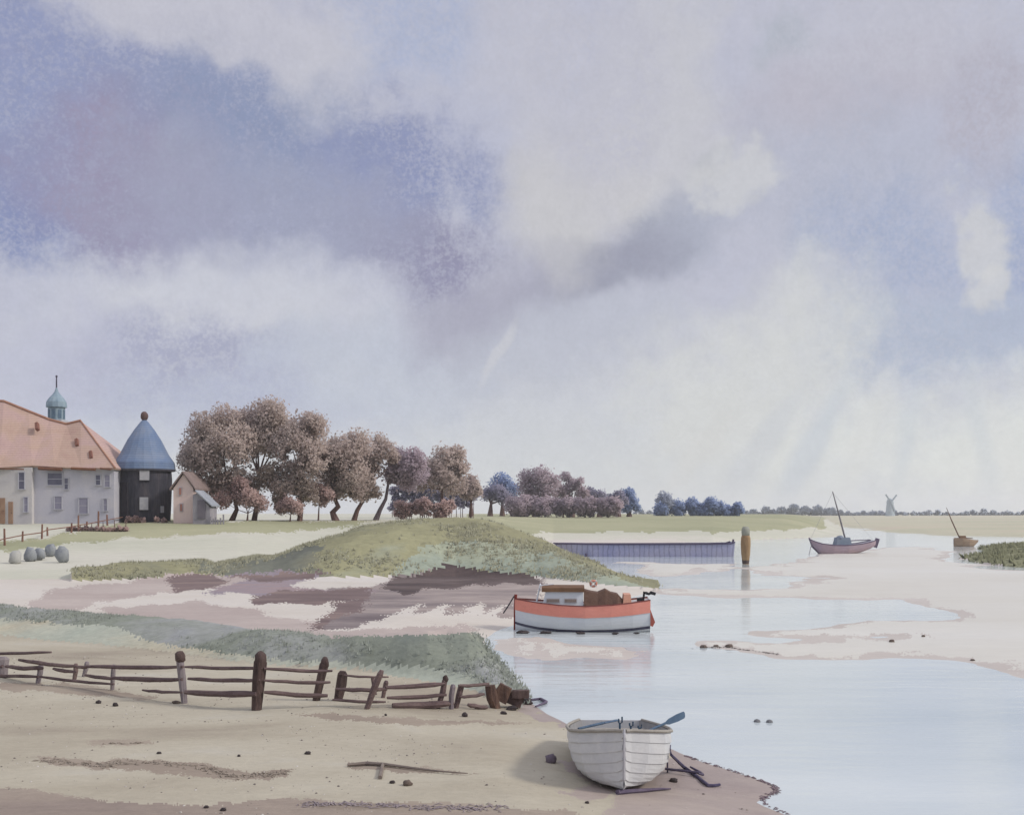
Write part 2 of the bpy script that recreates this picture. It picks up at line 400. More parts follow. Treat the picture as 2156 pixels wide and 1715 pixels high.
MUDC = [(690, 1236), (760, 1240), (830, 1218), (955, 1192), (1000, 1206), (1060, 1214), (1150, 1216), (1145, 1255), (1085, 1302), (1044, 1296), (1078, 1266), (1000, 1300), (1020, 1268), (940, 1298), (955, 1270), (870, 1296), (890, 1268), (800, 1300), (740, 1322), (655, 1326), (690, 1300), (760, 1278), (720, 1262), (640, 1256)]
MUDD = [(190, 1281), (330, 1276), (430, 1262), (465, 1281), (540, 1282), (570, 1296), (640, 1302), (700, 1330), (600, 1336), (450, 1318), (300, 1302)]
MUDE = [(620, 1332), (980, 1314), (1010, 1330), (900, 1336), (700, 1340)]
WETM = [(1170, 1600), (1240, 1650), (1180, 1668), (1230, 1690), (1320, 1660), (1250, 1740), (1180, 1760), (1900, 2000), (1900, 1600), (1420, 1560), (1412, 1600)]
STRK = [[(70, 1592), (150, 1598), (240, 1602), (250, 1596), (420, 1606), (520, 1628), (625, 1618), (570, 1642), (470, 1642), (400, 1630), (240, 1620), (100, 1610)], [(620, 1688), (860, 1690), (1075, 1694), (1000, 1712), (700, 1704)], [(-100, 1436), (150, 1440), (330, 1466), (300, 1474), (100, 1456), (-100, 1452)], [(720, 1606), (860, 1612), (1000, 1630), (860, 1626), (740, 1618)], [(180, 1560), (320, 1558), (320, 1568), (190, 1572)], [(620, 1500), (900, 1512), (1130, 1520), (900, 1526), (700, 1516)]]
MUDG = [[(350, 1214), (445, 1204), (475, 1225), (430, 1241), (360, 1247)], [(525, 1254), (600, 1242), (690, 1248), (770, 1234), (775, 1257), (700, 1269), (535, 1275)], [(690, 1272), (780, 1257), (755, 1286), (705, 1306), (660, 1327), (650, 1316), (700, 1290)], [(470, 1215), (690, 1203), (640, 1222), (560, 1226)]]
DARKB = [(-400, 1668), (60, 1660), (230, 1690), (420, 1696), (640, 1680), (900, 1700), (1200, 1705), (1300, 1760), (1200, 2400), (-900, 2400)]
PALEB = [(-700, 1300), (0, 1301), (90, 1312), (250, 1322), (300, 1352), (500, 1378), (560, 1392), (900, 1410), (1010, 1425), (1050, 1450), (900, 1470), (-700, 1400)]
MUDF = [(810, 1226), (880, 1210), (955, 1190), (1000, 1204), (1130, 1214), (1138, 1232), (1000, 1228), (940, 1240), (890, 1236), (860, 1252), (800, 1238)]
MNDR = [(900, 1150), (1010, 1140), (1120, 1150), (1200, 1180), (1400, 1250), (1130, 1220), (960, 1195), (830, 1220), (860, 1180)]
MNDL = [(420, 1160), (600, 1140), (680, 1150), (660, 1190), (700, 1212), (500, 1212), (420, 1200)]
GSTR = [(-700, 1145), (60, 1138), (240, 1104), (330, 1094), (640, 1098), (800, 1094), (700, 1112), (520, 1122), (250, 1132), (0, 1162), (-700, 1170)]
def patch_labels(X, Y, z, lab):
    px = CX+F*X/Y; py = HZ+F*(CZ-z)/Y
    n1 = fbm(px*.03, py*.09, 4); n2 = fbm(px*.03+50, py*.09+70, 4)
    sp = rng.normal(0, 1, px.shape); sp2 = rng.normal(0, 1, px.shape); qx = px+n1*46+sp*5; qy = py+n2*16+sp2*1.1
    def put(poly, frm, to):
        nonlocal lab
        m = np.isin(lab, frm) & inside(poly, qx, qy); lab = np.where(m, to, lab)
    put(MUDA, [4, 7, 8], 5); put(MUDD, [4], 5); put(MUDE, [4, 2], 5)
    put(MUDB, [4, 7, 8], 14); put(MUDC, [4, 7, 8], 6); [put(q, [4, 5, 6, 14, 7], 20) for q in MUDG]; [put(q, [1], 21) for q in STRK]; put(MUDF, [4, 6, 7, 5, 14, 20], 16); put(MNDR, [7], 17); put(MNDL, [7], 18)
    put(WETM, [1], 13); put(DARKB, [1], 15); put(PALEB, [2], 3)
    lab = np.where((lab == 1) & (z < .045+n1*.12) & (px > 900), 13, lab)
    lab = np.where((lab == 10) & (z < .022+n1*.07+sp*.004), 19, lab)
    # meadow: green strip under the houses, far bank green above a sandy foot
    g = inside(GSTR, qx, qy) & (lab == 8); lab = np.where(g, 9, lab)
    fb = (lab == 8) & (px > 980) & (Y > 120); lab = np.where(fb & (z > 1.15+n1*1.2), 9, lab)
    return lab
def hz(x, y): return float(height(np.array([x]), np.array([y]))[0][0])
def hit(px, py, ymin=9, ymax=900):
    """first point where the ray through (px, py) meets the ground or the water"""
    Y = np.geomspace(ymin, ymax, 4000); X = (px-CX)/F*Y
    zz = np.maximum(height(X, Y)[0], 0); ray = CZ-(py-HZ)/F*Y
    i = int(np.argmax(ray <= zz)) if (ray <= zz).any() else len(Y)-1
    return (X[i], Y[i], zz[i])

GM = {
 1: ('beach', mk('beach_sand', [(166, 155, 138), (184, 175, 155), (195, 187, 167), (198, 194, 182)], .22, (.55, 1, 1), .95, .5, 9, spec=.1, fine=.06)),
 15: ('beach_gravel', mk('brown_gravel', [(152, 138, 128), (166, 152, 138), (178, 166, 150)], .3, (.4, 1, 1), .95, .6, 9, spec=.1, fine=.09)),
 13: ('wet_mud', mk('wet_mud', [(158, 144, 140), (172, 158, 150), (184, 170, 158)], .5, (.5, 1, 1), .6, .3, 8, fine=.06)),
 2: ('grassy_bank', mk('bank_grass', [(132, 138, 128), (146, 151, 136), (164, 166, 160), (174, 175, 179)], .28, (.6, 1, 1), .95, .6, 7, spec=.05)),
 3: ('bank_slope', mk('pale_grass', [(178, 184, 168), (190, 192, 174), (202, 192, 166)], .3, (.5, 1, 1), .95, .5, 7, spec=.05)),
 4: ('mudflat', mk('pale_mud', [(208, 198, 184), (218, 210, 197), (223, 216, 206)], .1, (.5, 1, 1), .75, .2, 4, fine=.05)),
 5: ('mud_bank', mk('mauve_mud', [(180, 164, 156), (190, 176, 167), (200, 187, 177)], .16, (.5, 1, 1), .85, .3, 4, fine=.07)),
 14: ('mud_ledge', mk('violet_mud', [(142, 130, 140), (158, 146, 150), (170, 146, 140)], .16, (.5, 1, 1), .85, .3, 4, fine=.1)),
 6: ('dark_mud', mk('dark_mud', [(116, 104, 104), (146, 134, 130), (172, 158, 150), (190, 177, 168)], .2, (.4, 1, 1), .8, .4, 3, fine=.12)),
 7: ('grassy_mound', mk('mound_grass', [(130, 133, 118), (152, 149, 118), (166, 163, 128), (164, 170, 154)], .10, (.7, .7, 1), .95, .6, 3, spec=.05)),
 16: ('peat_ledge', mk('peat', [(70, 60, 62), (100, 86, 82), (128, 114, 110)], .25, (.5, .8, 1), .85, .5, 3, fine=.15)),
 17: ('mound_slope', mk('mound_pale', [(148, 156, 138), (166, 174, 156), (178, 180, 150)], .12, (.7, .7, 1), .95, .6, 3, spec=.05)),
 18: ('mound_foot', mk('mound_scrub', [(108, 110, 102), (128, 130, 116), (150, 146, 120)], .2, (.7, .7, 1), .95, .6, 3, spec=.05)),
 8: ('meadow', mk('meadow_grass', [(200, 200, 180), (210, 208, 190), (218, 213, 199)], .05, (.4, 1, 1), .95, .3, 2, spec=.05, fine=.06)),
 9: ('green_verge', mk('verge_grass', [(160, 162, 130), (176, 175, 142), (190, 186, 154)], .05, (.4, 1, 1), .95, .3, 2, spec=.05, fine=.08)),
 10: ('sandflat', mk('wet_sand', [(212, 204, 188), (224, 219, 204), (228, 224, 211), (231, 228, 217)], .07, (.35, 1, 1), .4, .1, 3, spec=.35, fine=.03)),
 20: ('mud_shelf', mk('brown_mud', [(108, 92, 90), (130, 112, 108), (156, 136, 126)], .3, (.4, 1, 1), .85, .5, 4, fine=.12)),
 21: ('damp_sand', mk('damp_sand', [(146, 132, 118), (164, 150, 134), (180, 168, 150)], .5, (.3, 1, 1), .9, .5, 9, fine=.08)),
 19: ('sand_edge', mk('sand_edge', [(196, 184, 172), (208, 198, 186), (217, 208, 197)], .1, (.35, 1, 1), .45, .15, 3, spec=.3, fine=.05)),
 11: ('far_shore', mk('far_grass', [(186, 186, 160), (202, 197, 172), (208, 194, 174)], .02, (.4, 1, 1), .95, .2, 1, spec=.05, fine=.06)),
 12: ('marsh_islet', mk('marsh_grass', [(128, 128, 100), (148, 148, 118), (140, 134, 98)], .15, (.6, 1, 1), .95, .5, 3, spec=.05)),
}
def build_ground():
    pxs = np.concatenate([np.arange(-2600, -200, 60), np.arange(-200, -20, 12), np.arange(-20, 2180, 2.8), np.arange(2180, 2400, 14), np.arange(2400, 4800, 60)])
    a = F*CZ/(np.concatenate([np.arange(2600, 1740, -4.0), np.arange(1740, 1276, -1.4)])-HZ)            # near ground
    b = np.arange(a[-1]+.2, 100, .33); c = np.arange(b[-1]+.5, 170, .8); d = np.arange(c[-1]+1.2, 330, 2.0); e = np.geomspace(d[-1]+4, 2200, 90)
    Ys = np.concatenate([a, b, c, d, e])
    Y, P = np.meshgrid(Ys, pxs, indexing='ij'); X = (P-CX)/F*Y
    z, lab = height(X, Y); lab = patch_labels(X, Y, z, lab)
    nr, nc = Y.shape; idx = np.arange(nr*nc).reshape(nr, nc)
    q = np.stack([idx[:-1, :-1], idx[:-1, 1:], idx[1:, 1:], idx[1:, :-1]], -1).reshape(-1, 4)
    V = np.stack([X, Y, z], -1).reshape(-1, 3); lf = lab.ravel(); zf = z.ravel()
    fl = np.max(np.where(lf[q] == 0, -1, lf[q]), axis=1) if False else lf[q[:, 0]]
    zmax = zf[q].max(1); keep = zmax > -.12
    cent = V[q].mean(1)
    res = {}
    for l, (nm, m) in GM.items():
        s = q[keep & ((fl == l))]
        if l == 4:                                        # under-water margins belong to their shore
            s = q[keep & ((fl == 4) | (fl == 0))]
        if not len(s): continue
        u, inv = np.unique(s, return_inverse=True)
        o = np_mesh(nm, V[u], inv.reshape(-1, 4), m, smooth=True); tag(o, kind='structure')
        res[l] = (V[s].mean(1), np.linalg.norm(np.cross(V[s[:, 2]]-V[s[:, 0]], V[s[:, 3]]-V[s[:, 1]]), axis=1)/2)
    return res
GR = build_ground()
def build_water():
    m = bpy.data.materials.new('water'); m.use_nodes = True; N = m.node_tree.nodes; L = m.node_tree.links; b = N['Principled BSDF']
    tc = N.new('ShaderNodeTexCoord'); mp = N.new('ShaderNodeMapping'); L.new(tc.outputs['Object'], mp.inputs[0]); mp.inputs['Scale'].default_value = (.35, 1, 1)
    n = N.new('ShaderNodeTexNoise'); L.new(mp.outputs[0], n.inputs[0]); n.inputs['Scale'].default_value = .16; n.inputs['Detail'].default_value = 5
    cr = N.new('ShaderNodeValToRGB'); L.new(n.outputs['Fac'], cr.inputs[0]); e = cr.color_ramp.elements
    e[0].position = .35; e[0].color = rgba((182, 192, 194), .95); e[1].position = .65; e[1].color = rgba((206, 212, 210), .98)
    L.new(cr.outputs[0], b.inputs['Base Color']); b.inputs['Roughness'].default_value = .08; b.inputs['IOR'].default_value = 1.33
    mp2 = N.new('ShaderNodeMapping'); L.new(tc.outputs['Object'], mp2.inputs[0]); mp2.inputs['Scale'].default_value = (.25, 1, 1)
    n2 = N.new('ShaderNodeTexNoise'); L.new(mp2.outputs[0], n2.inputs[0]); n2.inputs['Scale'].default_value = 2.2; n2.inputs['Detail'].default_value = 4
    bp = N.new('ShaderNodeBump'); bp.inputs['Strength'].default_value = .4; bp.inputs['Distance'].default_value = .05; L.new(n2.outputs['Fac'], bp.inputs['Height'])
    L.new(bp.outputs[0], b.inputs['Normal'])
    o = MB().add([(-1600, -20, 0), (1600, -20, 0), (1600, 2250, 0), (-1600, 2250, 0)], [(0, 1, 2, 3)]).build('water', m)
    tag(o, kind='structure')
build_water()

# ------------------------------------------------------------------ grass
def blades(name, label, src, n, h, wd, mat, ymax=1e9, cond=None, per=5):
    cen, area = np.concatenate([GR[s][0] for s in src if s in GR]), np.concatenate([GR[s][1] for s in src if s in GR])
    px = CX+F*cen[:, 0]/cen[:, 1]
    ok = (px > -250) & (px < 2400) & (cen[:, 2] > .05) & (cen[:, 1] < ymax)
    if cond is not None: ok &= cond(px, cen)
    cen = cen[ok]; p = area[ok]/area[ok].sum()
    cl = np.clip(fbm(cen[:, 0]*.25, cen[:, 1]*.25)*5+.45, .02, 1.2); p = p*cl; p /= p.sum()
    c = cen[rng.choice(len(cen), n, p=p)]+rng.normal(0, .10, (n, 3))*np.array([1, 1, 0])
    c = np.repeat(c, per, 0); m = len(c)
    a = rng.random(m)*2*math.pi; hh = h*(.45+.9*rng.random(m)); ln = rng.normal(0, .35, (m, 2))
    dx = np.stack([np.cos(a), np.sin(a), np.zeros(m)], 1)*wd*(.6+.8*rng.random(m))[:, None]
    c = c+np.stack([rng.normal(0, .09, m), rng.normal(0, .09, m), np.full(m, -.05)], 1)
    tip = c+np.stack([ln[:, 0]*hh, ln[:, 1]*hh, hh], 1)
    tip[:, 1] += .55*hh
    flip = dx[:, 0] < 0; dx[flip] *= -1
    v = np.stack([c-dx, c+dx, tip], 1).reshape(-1, 3)
    o = np_mesh(name, v, np.arange(m*3).reshape(-1, 3), mat)
    nn = np.repeat(np.stack([rng.normal(0, .25, m), rng.normal(0, .25, m)-.15, np.ones(m)], 1), 3, 0); nn /= np.linalg.norm(nn, axis=1)[:, None]
    o.data.normals_split_custom_set_from_vertices(nn.tolist())
    tag(o, label, 'grass', kind='stuff')
blades('grass', 'rough green grass covering the mound above the mud', [7, 17, 18], 6500, .20, .05, mk('mound_blades', [(136, 138, 122), (158, 155, 128), (174, 172, 146), (170, 175, 160)], .10, (.7, .7, 1), .95, island=.35, spec=.02), ymax=100)
blades('grass', 'green grass along the crest of the low bank behind the fence', [2], 3500, .09, .024, mk('bank_blades', [(136, 142, 130), (152, 157, 144), (168, 171, 164)], .28, (.6, 1, 1), .95, island=.35, spec=.02), ymax=60)
blades('grass', 'olive grass on the marsh islet at the right edge', [12], 2000, .4, .10, mk('islet_blades', [(120, 122, 94), (146, 146, 116)], .2, (1, 1, 1), .95, island=.5, spec=.02))

# ================================================================== OBJECTS
W_WHITE = mk('white_paint', [(205, 206, 208), (220, 220, 219), (226, 225, 222)], 1.2, rough=.5, bump=.08, fine=.04, spec=.3)
M_DARKWOOD = mk('dark_wood', [(66, 54, 52), (92, 76, 72), (116, 98, 92)], 3, (1, 1, .3), .9, .6, 20, fine=.2)
M_RAIL = mk('rail_wood', [(96, 80, 80), (116, 98, 96), (134, 116, 110)], 3, (.25, 1, 1), .9, .5, 18, fine=.16)
M_GREYWOOD = mk('grey_wood', [(122, 112, 118), (146, 136, 138), (160, 150, 148)], 3, (1, 1, .3), .9, .5, 18, fine=.14)
M_STONE = mk('dark_stone', [(52, 46, 48), (78, 70, 70), (96, 88, 84)], 6, rough=.8, bump=.5, fine=.2)

# ------------------------------------------------------------------ red-roofed house
def build_house():
    Y0 = 112.0; u = Y0/F
    def P(px, py, dy=0): x, y, z = at(px, py, Y0); return (x, y+dy, z)
    bx, by, bz = at(60, 1100, Y0); gz = hz(bx, by)
    t = thing('farmhouse', 'long pale farmhouse under a sagging orange-red tiled roof at the left edge', 'house', (bx, by, 0))
    def Q(px, py, dy=0): x, y, z = P(px, py, dy); return (x-bx, y-by, z)
    wallm = mk('house_wall', [(188, 187, 198), (200, 198, 206), (212, 208, 210)], .35, rough=.9, bump=.2, bscale=6, fine=.05)
    wallp = mk('gable_wall', [(196, 192, 194), (208, 204, 202), (214, 208, 200)], .35, rough=.9, bump=.2, bscale=6, fine=.05)
    tile = mk('roof_tile', [(196, 164, 158), (203, 172, 162), (200, 170, 152), (192, 158, 144)], .25, rough=.85, bump=.35, bscale=5, fine=.07, planks=('Z', 1.6, 1.0))
    zb = gz-.6-0
    def prism(m, x0, x1, y0, y1, z0, z1):
        vs = [(x0, y0, z0), (x1, y0, z0), (x1, y1, z0), (x0, y1, z0), (x0, y0, z1), (x1, y0, z1), (x1, y1, z1), (x0, y1, z1)]
        m.add(vs, [(3, 2, 1, 0), (4, 5, 6, 7), (0, 1, 5, 4), (1, 2, 6, 5), (2, 3, 7, 6), (3, 0, 4, 7)])
    e = Q(0, 983)[2]; xl = Q(-170, 0)[0]; xm = Q(72, 0)[0]; xr = Q(240, 0)[0]
    m = MB(); prism(m, xm, xr, 0, 8.5, zb, e); w1 = m.build('wall', wallm, t)
    m = MB(); prism(m, xl, xm-.003, -.55, 8.5, zb, e-.05); w2 = m.build('wall', wallp, t); w2['label'] = 'paler front wall at the left'
    # roof: hipped, ridge sagging from left to right
    ridge = [(-170, 838), (-60, 842), (8, 845), (60, 866), (105, 884), (140, 893), (170, 886)]
    eav = [(-170, 987), (-60, 986), (8, 985), (72, 980), (120, 983), (175, 985), (246, 985)]
    vs = []; fs = []
    n = len(ridge); rd = 4.2
    for k, (px, py) in enumerate(ridge):
        x, y, z = Q(px, py, rd); ratio = (Y0+rd)/Y0
        z = CZ-(py-HZ)/F*(Y0+rd); x = (px-CX)/F*(Y0+rd)-bx
        vs.append((x, rd, z))
    for k, (px, py) in enumerate(eav):
        x, y, z = Q(px, py); dy = -1.05 if px < 72 else -.5
        vs.append((x, dy, z))
    for k, (px, py) in enumerate(eav):
        x, y, z = Q(px, py); vs.append((x+(.1 if k == 6 else 0), 9.2, z))
    # middle course of the front slope bellies a little
    for k in range(n-1):
        fs.append((n+k, n+k+1, k+1, k)); fs.append((k, k+1, 2*n+k+1, 2*n+k))
    fs.append((n+6, 2*n+6, 6)); fs.append((0, 2*n, n))
    m = MB().add(vs, fs); rf = m.build('roof', tile, t)
    so = rf.modifiers.new('thick', 'SOLIDIFY'); so.thickness = .22; so.offset = -1
    capm = mk('ridge_tile', [(164, 120, 102), (184, 140, 116)], 2, rough=.85, bump=.3)
    m = MB(); pts = [(v[0], v[1], v[2]+.06) for v in vs[:n]]; m.tube(pts, .14, 6); m.tube([vs[6], vs[n+6]], .1, 6); m.build('ridge_cap', capm, rf)
    m = MB()
    for a, b, wz in ((86, 135, .18), (155, 205, .16), (215, 238, .1), (-60, 60, .08)):
        x0, _, z0 = Q(a, 984); x1, _, z1 = Q(b, 986); yy = -1.1 if b < 72 else -.56
        m.tube([(x0, yy, z0-.1), (x1, yy, z1-.12)], wz, 6)
    m.build('gutter', mk('gutter_rust', [(108, 70, 56), (140, 98, 74)], 2, rough=.8), t)
    for px, py in ((62, 905), (145, 965), (186, 1000)):
        pass
    for (px, py, fr) in ((58, 898, .62), (146, 932, .56), (186, 958, .3)):
        m = MB()
        x = Q(px, py)[0]; yy = -.5+(rd+.5)*fr; z = CZ-(py-HZ)/F*(Y0+yy); 
        m.box((x, yy-.14, z), (.3, .4, 1.0), 0, R(-24), R(-38))
        m.build('roof_vent', mk('vent', [(126, 84, 72), (150, 104, 88)], 2), rf)
    # windows: frame + panes
    glass = mk('dark_glass', [(84, 84, 104), (110, 108, 126)], 1.5, rough=.25, spec=.5, fine=.05)
    fadm = mk('shutter', [(142, 140, 158), (158, 154, 168)], 1.5, rough=.8)
    frm = mk('window_frame', [(184, 184, 192), (198, 197, 202)], 2, rough=.6)
    for px, py, wpx, hpx, mt in ((51, 1012, 13, 36, glass), (116, 1008, 32, 27, glass), (140, 1018, 9, 24, glass), (207, 1010, 11, 22, glass), (226, 1012, 12, 26, fadm),
                                 (123, 1058, 16, 28, fadm), (176, 1064, 20, 34, fadm), (222, 1062, 9, 26, fadm), (60, 1062, 9, 32, fadm)):
        x, _, z = Q(px, py); yw = -.55 if px < 72 else 0; w = wpx*u; h = hpx*u
        f = MB()
        f.box((x-w/2, yw-.03, z), (.09, .12, h)); f.box((x+w/2, yw-.03, z), (.09, .12, h)); f.box((x, yw-.035, z+h/2), (w+.14, .13, .09)); f.box((x, yw-.06, z-h/2), (w+.2, .2, .08)); f.box((x, yw-.03, z), (w-.09, .05, .05))
        wo = f.build('window', frm, t)
        MB().box((x, yw-.015, z), (w-.05, .06, h-.05)).build('pane', mt, wo)
    rust = mk('rust_wood', [(150, 118, 96), (172, 142, 118)], 1, rough=.9)
    for px, wpx, h0 in ((10, 12, 1048), (28, 9, 1056)):
        x, _, z = Q(px, h0); zz = gz; h = z-zz
        d = MB().box((x, -.6, zz+h/2), (wpx*u, .12, h)).build('door', rust, t)
        MB().tube([(x+wpx*u*.3, -.68, zz+h*.5), (x+wpx*u*.3, -.74, zz+h*.5)], .04, 6).build('handle', M_DARKWOOD, d)
build_house()
def build_steeple():
    Y0 = 138.0; u = Y0/F; bx, by, _ = at(119, 1090, Y0); g = hz(bx, by)
    t = thing('church_tower', 'slim teal-blue cupola and spire rising behind the red roof', 'church tower', (bx, by, g))
    Z = lambda py: CZ-(py-HZ)/F*Y0-g
    stone = mk('tower_stone', [(184, 184, 190), (200, 198, 200)], .5, rough=.9)
    teal = mk('cupola_copper', [(124, 146, 160), (144, 164, 176), (158, 176, 184)], 1.2, rough=.6, fine=.08)
    MB().box((0, 0, Z(884)/2-1), (36*u*1.0, 36*u*1.0, Z(884)+2)).build('tower', stone, t)
    MB().lathe([(17*u, Z(884)), (17*u, Z(858))], 8, rot=R(22.5)).build('belfry', teal, t)
    m = MB()
    for k in range(8):
        a = R(45*k); m.box((math.cos(a)*17.0*u*.93, math.sin(a)*17.0*u*.93, (Z(882)+Z(862))/2), (.12, 7*u, Z(863)-Z(881)), a)
    m.build('louvre', mk('louvre', [(86, 108, 128), (110, 132, 148)], 2), t)
    MB().lathe([(21*u, Z(857.5)), (21*u, Z(854)), (20*u, Z(846)), (15*u, Z(838)), (8*u, Z(830)), (4*u, Z(824)), (1.6*u, Z(816))], 12).build('cap', teal, t)
    MB().tube([(0, 0, Z(818)), (0, 0, Z(794))], [1.7*u, 1.3*u], 6).build('spire', mk('spire_lead', [(72, 68, 86), (96, 90, 104)], 2), t)
    MB().blob((0, 0, Z(792)), (2.4*u, 2.4*u, 2.6*u), 2, .05).build('finial', mk('spire_lead', []), t)
build_steeple()
def build_kiln():
    Y0 = 116.0; u = Y0/F; bx, by, _ = at(304, 1095, Y0); g = hz(bx, by)
    t = thing('round_barn', 'black tarred round barn with a blue conical slate roof and ball finial', 'barn', (bx, by, g))
    Z = lambda py: CZ-(py-HZ)/F*Y0-g
    tar = mk('tarred_boards', [(50, 51, 60), (70, 69, 78), (92, 86, 90)], .8, (1, 1, .3), .8, .4, 6, fine=.15, planks=('X', 2.2, .4))
    slate = mk('blue_slate', [(104, 126, 162), (122, 140, 168), (140, 150, 168)], .5, rough=.55, bump=.3, bscale=6, fine=.08, planks=('Z', 1.3, .6))
    rw = 56*u
    MB().lathe([(rw*.93, -.5), (rw*.97, Z(1060)), (rw, Z(1010)), (rw*.97, Z(990)), (rw*.9, Z(980))], 20).build('wall', tar, t, smooth=False)
    x = 12*u
    r = MB().lathe([(63*u, Z(988)), (61*u, Z(974)), (50*u, Z(958)), (34*u, Z(926)), (20*u, Z(904)), (8*u, Z(888)), (4*u, Z(884))], 20, c=(0, 0, 0)).build('roof', slate, t)
    MB().lathe([(62*u, Z(992)), (63.5*u, Z(988.5)), (60*u, Z(986))], 20).build('eave', mk('eave', [(74, 74, 84), (96, 94, 102)], 2), r)
    fm = mk('finial_wood', [(92, 72, 72), (116, 92, 86)], 2)
    f = MB().tube([(0, 0, Z(888)), (0, 0, Z(880))], [5*u, 4*u], 10).build('finial', fm, t)
    MB().blob((0, 0, Z(876)), (8*u, 8*u, 10*u), 3, .04, 12, 8).build('ball', fm, f, smooth=True)
    lightm = mk('pale_shutter', [(158, 158, 164), (182, 180, 182)], 2)
    for px, py, w, h in ((322, 1002, 19, 20), (321, 1060, 17, 26), (350, 1072, 8, 14)):
        dx = (px-304)*u; yy = -math.sqrt(max(.1, (rw*.985)**2-dx*dx)); a = math.atan2(dx, -yy)
        fr = MB().box((dx, yy-.0, Z(py)), (w*u+.14, .3, h*u+.14), a).build('window', tar, t)
        MB().box((dx+math.sin(a)*.06, yy-.1, Z(py)), (w*u, .22, h*u), a).build('pane', lightm, fr)
    dx = (280-304)*u; yy = -math.sqrt((rw*.97)**2-dx*dx); a = math.atan2(dx, -yy)
    d = MB().box((dx, yy, Z(1055)), (20*u, .3, 78*u), a).build('door', mk('door_black', [(44, 42, 50), (62, 58, 64)], 2), t)
    MB().box((dx+.3, yy-.18, Z(1060)), (.08, .1, .3), a).build('handle', M_GREYWOOD, d)
build_kiln()
def build_cottage():
    Y0 = 112.5; u = Y0/F; bx, by, _ = at(386, 1094, Y0); g = hz(bx, by)
    t = thing('cottage', 'small pink cottage squeezed between the black barn and the trees', 'cottage', (bx, by, g))
    Z = lambda py: CZ-(py-HZ)/F*Y0-g
    pk = mk('pink_wall', [(228, 200, 192), (234, 212, 204), (230, 206, 194)], .6, rough=.9, fine=.05)
    w = 21*u
    m = MB(); prof = [(-w, -.4), (w, -.4), (w, Z(1028)), (0, Z(998)), (-w, Z(1028))]
    vs = [(x, 0, z) for x, z in prof]+[(x, 5.5, z) for x, z in prof]
    m.add(vs, [(0, 1, 2, 3, 4), (9, 8, 7, 6, 5)]+[(i, 5+i, 5+(i+1) % 5, (i+1) % 5) for i in range(5)]); m.build('wall', pk, t)
    m = MB(); 
    for sx in (-1, 1):
        vs = [(sx*(w+.3), -.3, Z(1031)), (sx*(w+.3), 5.8, Z(1031)), (0, 5.8, Z(995)), (0, -.3, Z(995))]
        vs += [(a, b, c+.18) for a, b, c in vs]; m.add(vs, [(0, 1, 2, 3), (7, 6, 5, 4), (0, 4, 5, 1), (1, 5, 6, 2), (2, 6, 7, 3), (3, 7, 4, 0)])
    m.build('roof', mk('cottage_roof', [(132, 116, 112), (154, 136, 130)], 1, bump=.2), t)
    wm = mk('cottage_window', [(170, 120, 110), (184, 136, 120)], 2)
    for px, py in ((380, 1034), (382, 1068)):
        x = (px-386)*u; f = MB().box((x, -.02, Z(py)), (7*u, .1, 18*u)).build('window', mk('window_frame', []), t); MB().box((x, -.06, Z(py)), (5*u, .08, 15*u)).build('pane', wm, f)
build_cottage()
def build_shed():
    Y0 = 111.5; u = Y0/F; bx, by, _ = at(422, 1094, Y0); g = hz(bx, by)
    t = thing('shed', 'low grey lean-to shed in front of the leftmost brown trees', 'shed', (bx, by, g))
    Z = lambda py: CZ-(py-HZ)/F*Y0-g
    gm = mk('grey_boards', [(152, 148, 156), (168, 164, 170), (180, 176, 180)], 1, rough=.9, planks=('X', 3, .3))
    x0, x1 = -16*u, 20*u
    vs = [(x0, 0, -.4), (x1, 0, -.4), (x1, 0, Z(1068)), (x0+.5, 0, Z(1036)), (x0, 0, Z(1042))]; vs += [(a, 2.6, c) for a, b, c in vs]
    MB().add(vs, [(0, 1, 2, 3, 4), (9, 8, 7, 6, 5)]+[(i, 5+i, 5+(i+1) % 5, (i+1) % 5) for i in range(5)]).build('wall', gm, t)
    a = (x0+.3, -.25, Z(1034)); b = (x1+.25, -.25, Z(1066))
    vs = [a, b, (b[0], 2.9, b[2]), (a[0], 2.9, a[2])]; vs += [(p, q, r+.14) for p, q, r in vs]
    MB().add(vs, [(3, 2, 1, 0), (4, 5, 6, 7), (0, 1, 5, 4), (1, 2, 6, 5), (2, 3, 7, 6), (3, 0, 4, 7)]).build('roof', mk('shed_roof', [(150, 156, 164), (176, 180, 186)], 1), t)
    MB().box((x0+.9, -.04, Z(1072)), (.8, .1, 1.9)).build('door', mk('shed_door', [(112, 108, 116), (128, 122, 130)], 2), t)
    # short paling fence beside it
    t2 = thing('paling_fence', 'short broken grey paling fence between the shed and the first tree trunk', 'fence', (bx+22*u, by-.1, g))
    for k, (dx, h) in enumerate(((0, 16), (5, 12), (10, 15), (15, 10), (21, 13), (27, 20))):
        MB().box((dx*u, 0, h*u/2-.1), (3.2*u, .06, h*u+.2), 0, R(random.uniform(-4, 4))).build('pale', gm, t2)
    MB().box((13*u, .07, 6*u), (30*u, .07, .14)).build('rail', gm, t2)
build_shed()

